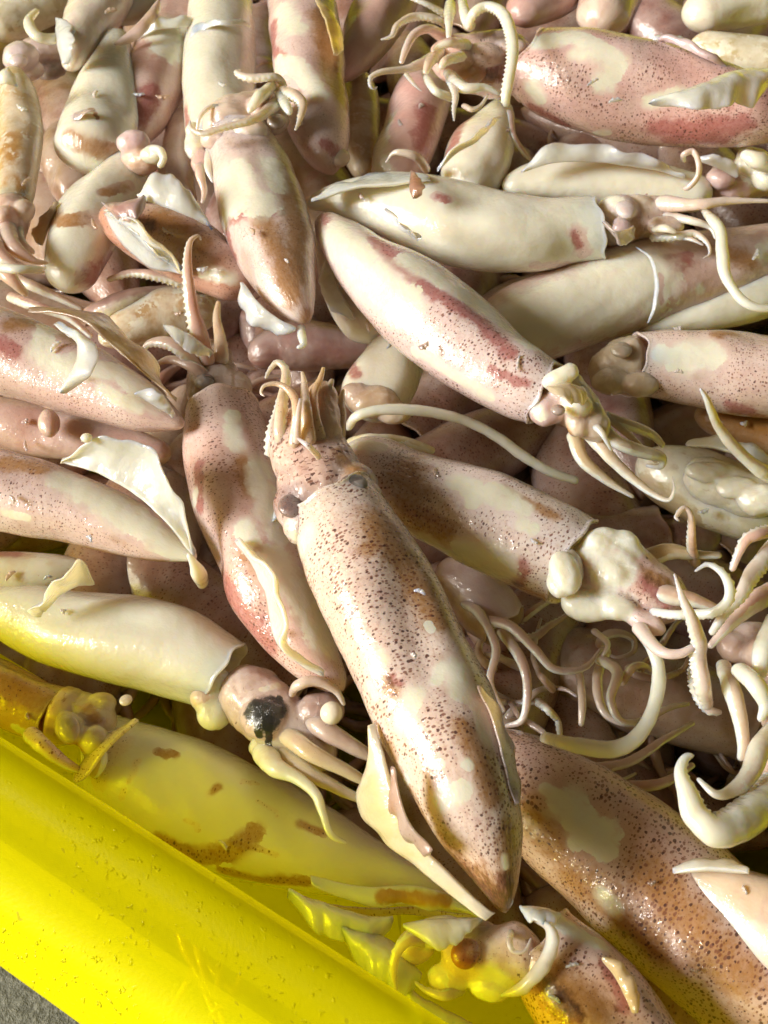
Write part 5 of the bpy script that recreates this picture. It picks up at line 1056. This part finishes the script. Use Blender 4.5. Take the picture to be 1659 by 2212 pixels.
def olive_right2():
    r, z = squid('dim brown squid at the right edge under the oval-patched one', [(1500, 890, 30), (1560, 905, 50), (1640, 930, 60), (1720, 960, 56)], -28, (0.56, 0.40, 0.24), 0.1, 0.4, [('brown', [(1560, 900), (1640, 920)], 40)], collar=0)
olive_right2()
def left_brown():
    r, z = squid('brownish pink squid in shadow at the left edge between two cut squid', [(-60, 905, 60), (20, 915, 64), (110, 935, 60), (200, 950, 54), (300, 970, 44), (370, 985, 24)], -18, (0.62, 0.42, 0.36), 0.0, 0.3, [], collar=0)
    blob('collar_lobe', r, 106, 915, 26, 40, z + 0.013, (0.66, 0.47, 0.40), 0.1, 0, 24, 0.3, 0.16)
left_brown()
def left_yellow():
    r, z = squid('squid with yellow light in its tone at the far left edge above the ink-stained one', [(190, 1225, 16), (130, 1232, 40), (60, 1240, 54), (-20, 1245, 58), (-80, 1245, 54)], -18, (0.72, 0.60, 0.34), 0.6, 0.3, [('skin', [(0, 1180), (60, 1190)], 20), ('red', [(0, 1185), (30, 1190)], 20)], collar=0)  # yellow tone stands in for the yellow light falling here
left_yellow()
def top_row():
    S = [('dull pink squid at the top edge between the red stained one and the curly arms', [(730, 170, 20), (760, 125, 46), (795, 70, 62), (830, 10, 66), (860, -40, 60)], -6, (0.70, 0.50, 0.44), 0.1, 0.3, [('flesh', [(745, 70), (760, 40)], 14)]),
         ('brownish pink squid cut by the top edge above the big rosy one', [(1110, 40, 30), (1150, 10, 50), (1200, -20, 56), (1260, -60, 50)], -8, (0.58, 0.36, 0.33), 0.0, 0.3, []),
         ('beige squid end at the top edge above the big rosy one', [(1290, 60, 52), (1305, 20, 66), (1330, -40, 66), (1350, -80, 60)], -6, (0.76, 0.60, 0.50), 0.3, 0.4, []),
         ('blurred white squid in the top right corner', [(1480, 40, 40), (1530, 25, 52), (1600, 15, 52), (1680, 5, 50)], -4, (0.78, 0.68, 0.58), 0.6, 0.2, []),
         ('squid with olive shade in its tone behind the torn skin at the top right', [(1490, 95, 30), (1550, 105, 46), (1630, 120, 52), (1720, 135, 50)], -8, (0.60, 0.52, 0.28), 0.5, 0.3, []),  # shade painted in as olive
         ('squid painted dim olive as shade at the top left corner', [(-40, 60, 40), (20, 40, 56), (90, 10, 56), (160, -20, 50)], -16, (0.58, 0.50, 0.26), 0.6, 0.2, []),  # olive tone is corner shade put into the colour
         ('pale yellowish squid at the top edge behind the curled arm stump', [(240, 40, 30), (300, 10, 46), (370, -20, 50), (440, -50, 44)], -4, (0.80, 0.72, 0.52), 0.7, 0.2, []),
         ('squid coloured olive for shade in the gap right of the red stained one', [(790, 380, 24), (775, 330, 40), (772, 270, 46), (775, 210, 44), (780, 160, 30)], -22, (0.58, 0.46, 0.26), 0.4, 0.2, []),  # olive tone paints the shade of the gap
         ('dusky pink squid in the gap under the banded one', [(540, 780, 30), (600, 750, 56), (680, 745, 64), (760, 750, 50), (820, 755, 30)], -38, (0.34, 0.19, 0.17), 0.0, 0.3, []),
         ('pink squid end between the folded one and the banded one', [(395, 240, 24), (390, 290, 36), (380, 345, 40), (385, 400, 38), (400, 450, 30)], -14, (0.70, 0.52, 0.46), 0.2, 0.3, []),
         ('squid darkened to a shade brown deep under the white wedge', [(140, 270, 30), (135, 330, 50), (150, 390, 50), (190, 430, 40)], -42, (0.32, 0.2, 0.12), 0.1, 0.3, [])]  # tone darkened to paint the deep gap's shade
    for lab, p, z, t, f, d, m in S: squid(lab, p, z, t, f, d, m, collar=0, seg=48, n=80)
top_row()

def tangle():
    """head of a squid whose arms hang in the dark hollow right of the large top squid"""
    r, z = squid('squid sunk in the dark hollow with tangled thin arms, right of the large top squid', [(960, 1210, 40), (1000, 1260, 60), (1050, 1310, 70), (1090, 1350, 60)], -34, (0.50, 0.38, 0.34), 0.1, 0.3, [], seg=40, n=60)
    rd = random.Random(3)
    for p in ([(1000, 1300, 18, 4), (1040, 1330, 18, 6), (1070, 1400, 17, 8), (1060, 1470, 16, 6), (1090, 1540, 14, 2)],
              [(1040, 1340, 18, 8), (1100, 1350, 17, 10), (1150, 1400, 16, 10), (1200, 1445, 15, 8), (1260, 1440, 14, 6), (1300, 1400, 12, 2)],
              [(1080, 1360, 16, 6), (1120, 1420, 18, 8), (1140, 1480, 18, 8), (1130, 1550, 16, 4), (1090, 1570, 12, 0)],
              [(1290, 1420, 16, 6), (1330, 1450, 18, 8), (1320, 1510, 18, 8), (1340, 1560, 16, 6), (1400, 1560, 12, 2)],
              [(1310, 1400, 16, 0), (1290, 1470, 16, 2), (1310, 1540, 14, 2), (1370, 1560, 14, 2), (1440, 1530, 14, 2), (1490, 1520, 10, 0)],
              [(1340, 1480, 14, 8), (1370, 1440, 14, 10), (1400, 1440, 12, 8), (1420, 1470, 8, 4)],
              [(1250, 1440, 14, 0), (1260, 1510, 14, 2), (1255, 1570, 12, 0)],
              [(1100, 1650, 14, 2), (1240, 1660, 16, 4), (1350, 1650, 18, 6), (1430, 1600, 18, 6), (1500, 1560, 14, 2)],
              [(1350, 1700, 16, 4), (1430, 1690, 18, 6), (1500, 1650, 16, 4)],
              [(1280, 1360, 12, 6), (1310, 1390, 14, 6), (1300, 1420, 10, 4)]):
        p = [(q[0], q[1], q[2] * 0.72) + tuple(q[3:]) for q in p]
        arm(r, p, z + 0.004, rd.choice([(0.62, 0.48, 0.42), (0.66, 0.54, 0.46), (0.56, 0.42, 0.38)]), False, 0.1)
    for k in range(16):
        x, y, h = rd.uniform(990, 1440), rd.uniform(1330, 1640), rd.uniform(0, 6.28)
        p, cv = [], rd.uniform(-0.9, 0.9)
        for m in range(7):
            p.append((x, y, 11 - m * 0.9, rd.uniform(-4, 4) - m * 0.5)); x += 34 * math.cos(h); y += 28 * math.sin(h); h += cv + rd.uniform(-0.3, 0.3)
        arm(r, p, z - 0.004, rd.choice([(0.58, 0.44, 0.38), (0.62, 0.50, 0.42), (0.50, 0.36, 0.32)]), k % 3 == 0, 0.1)
tangle()
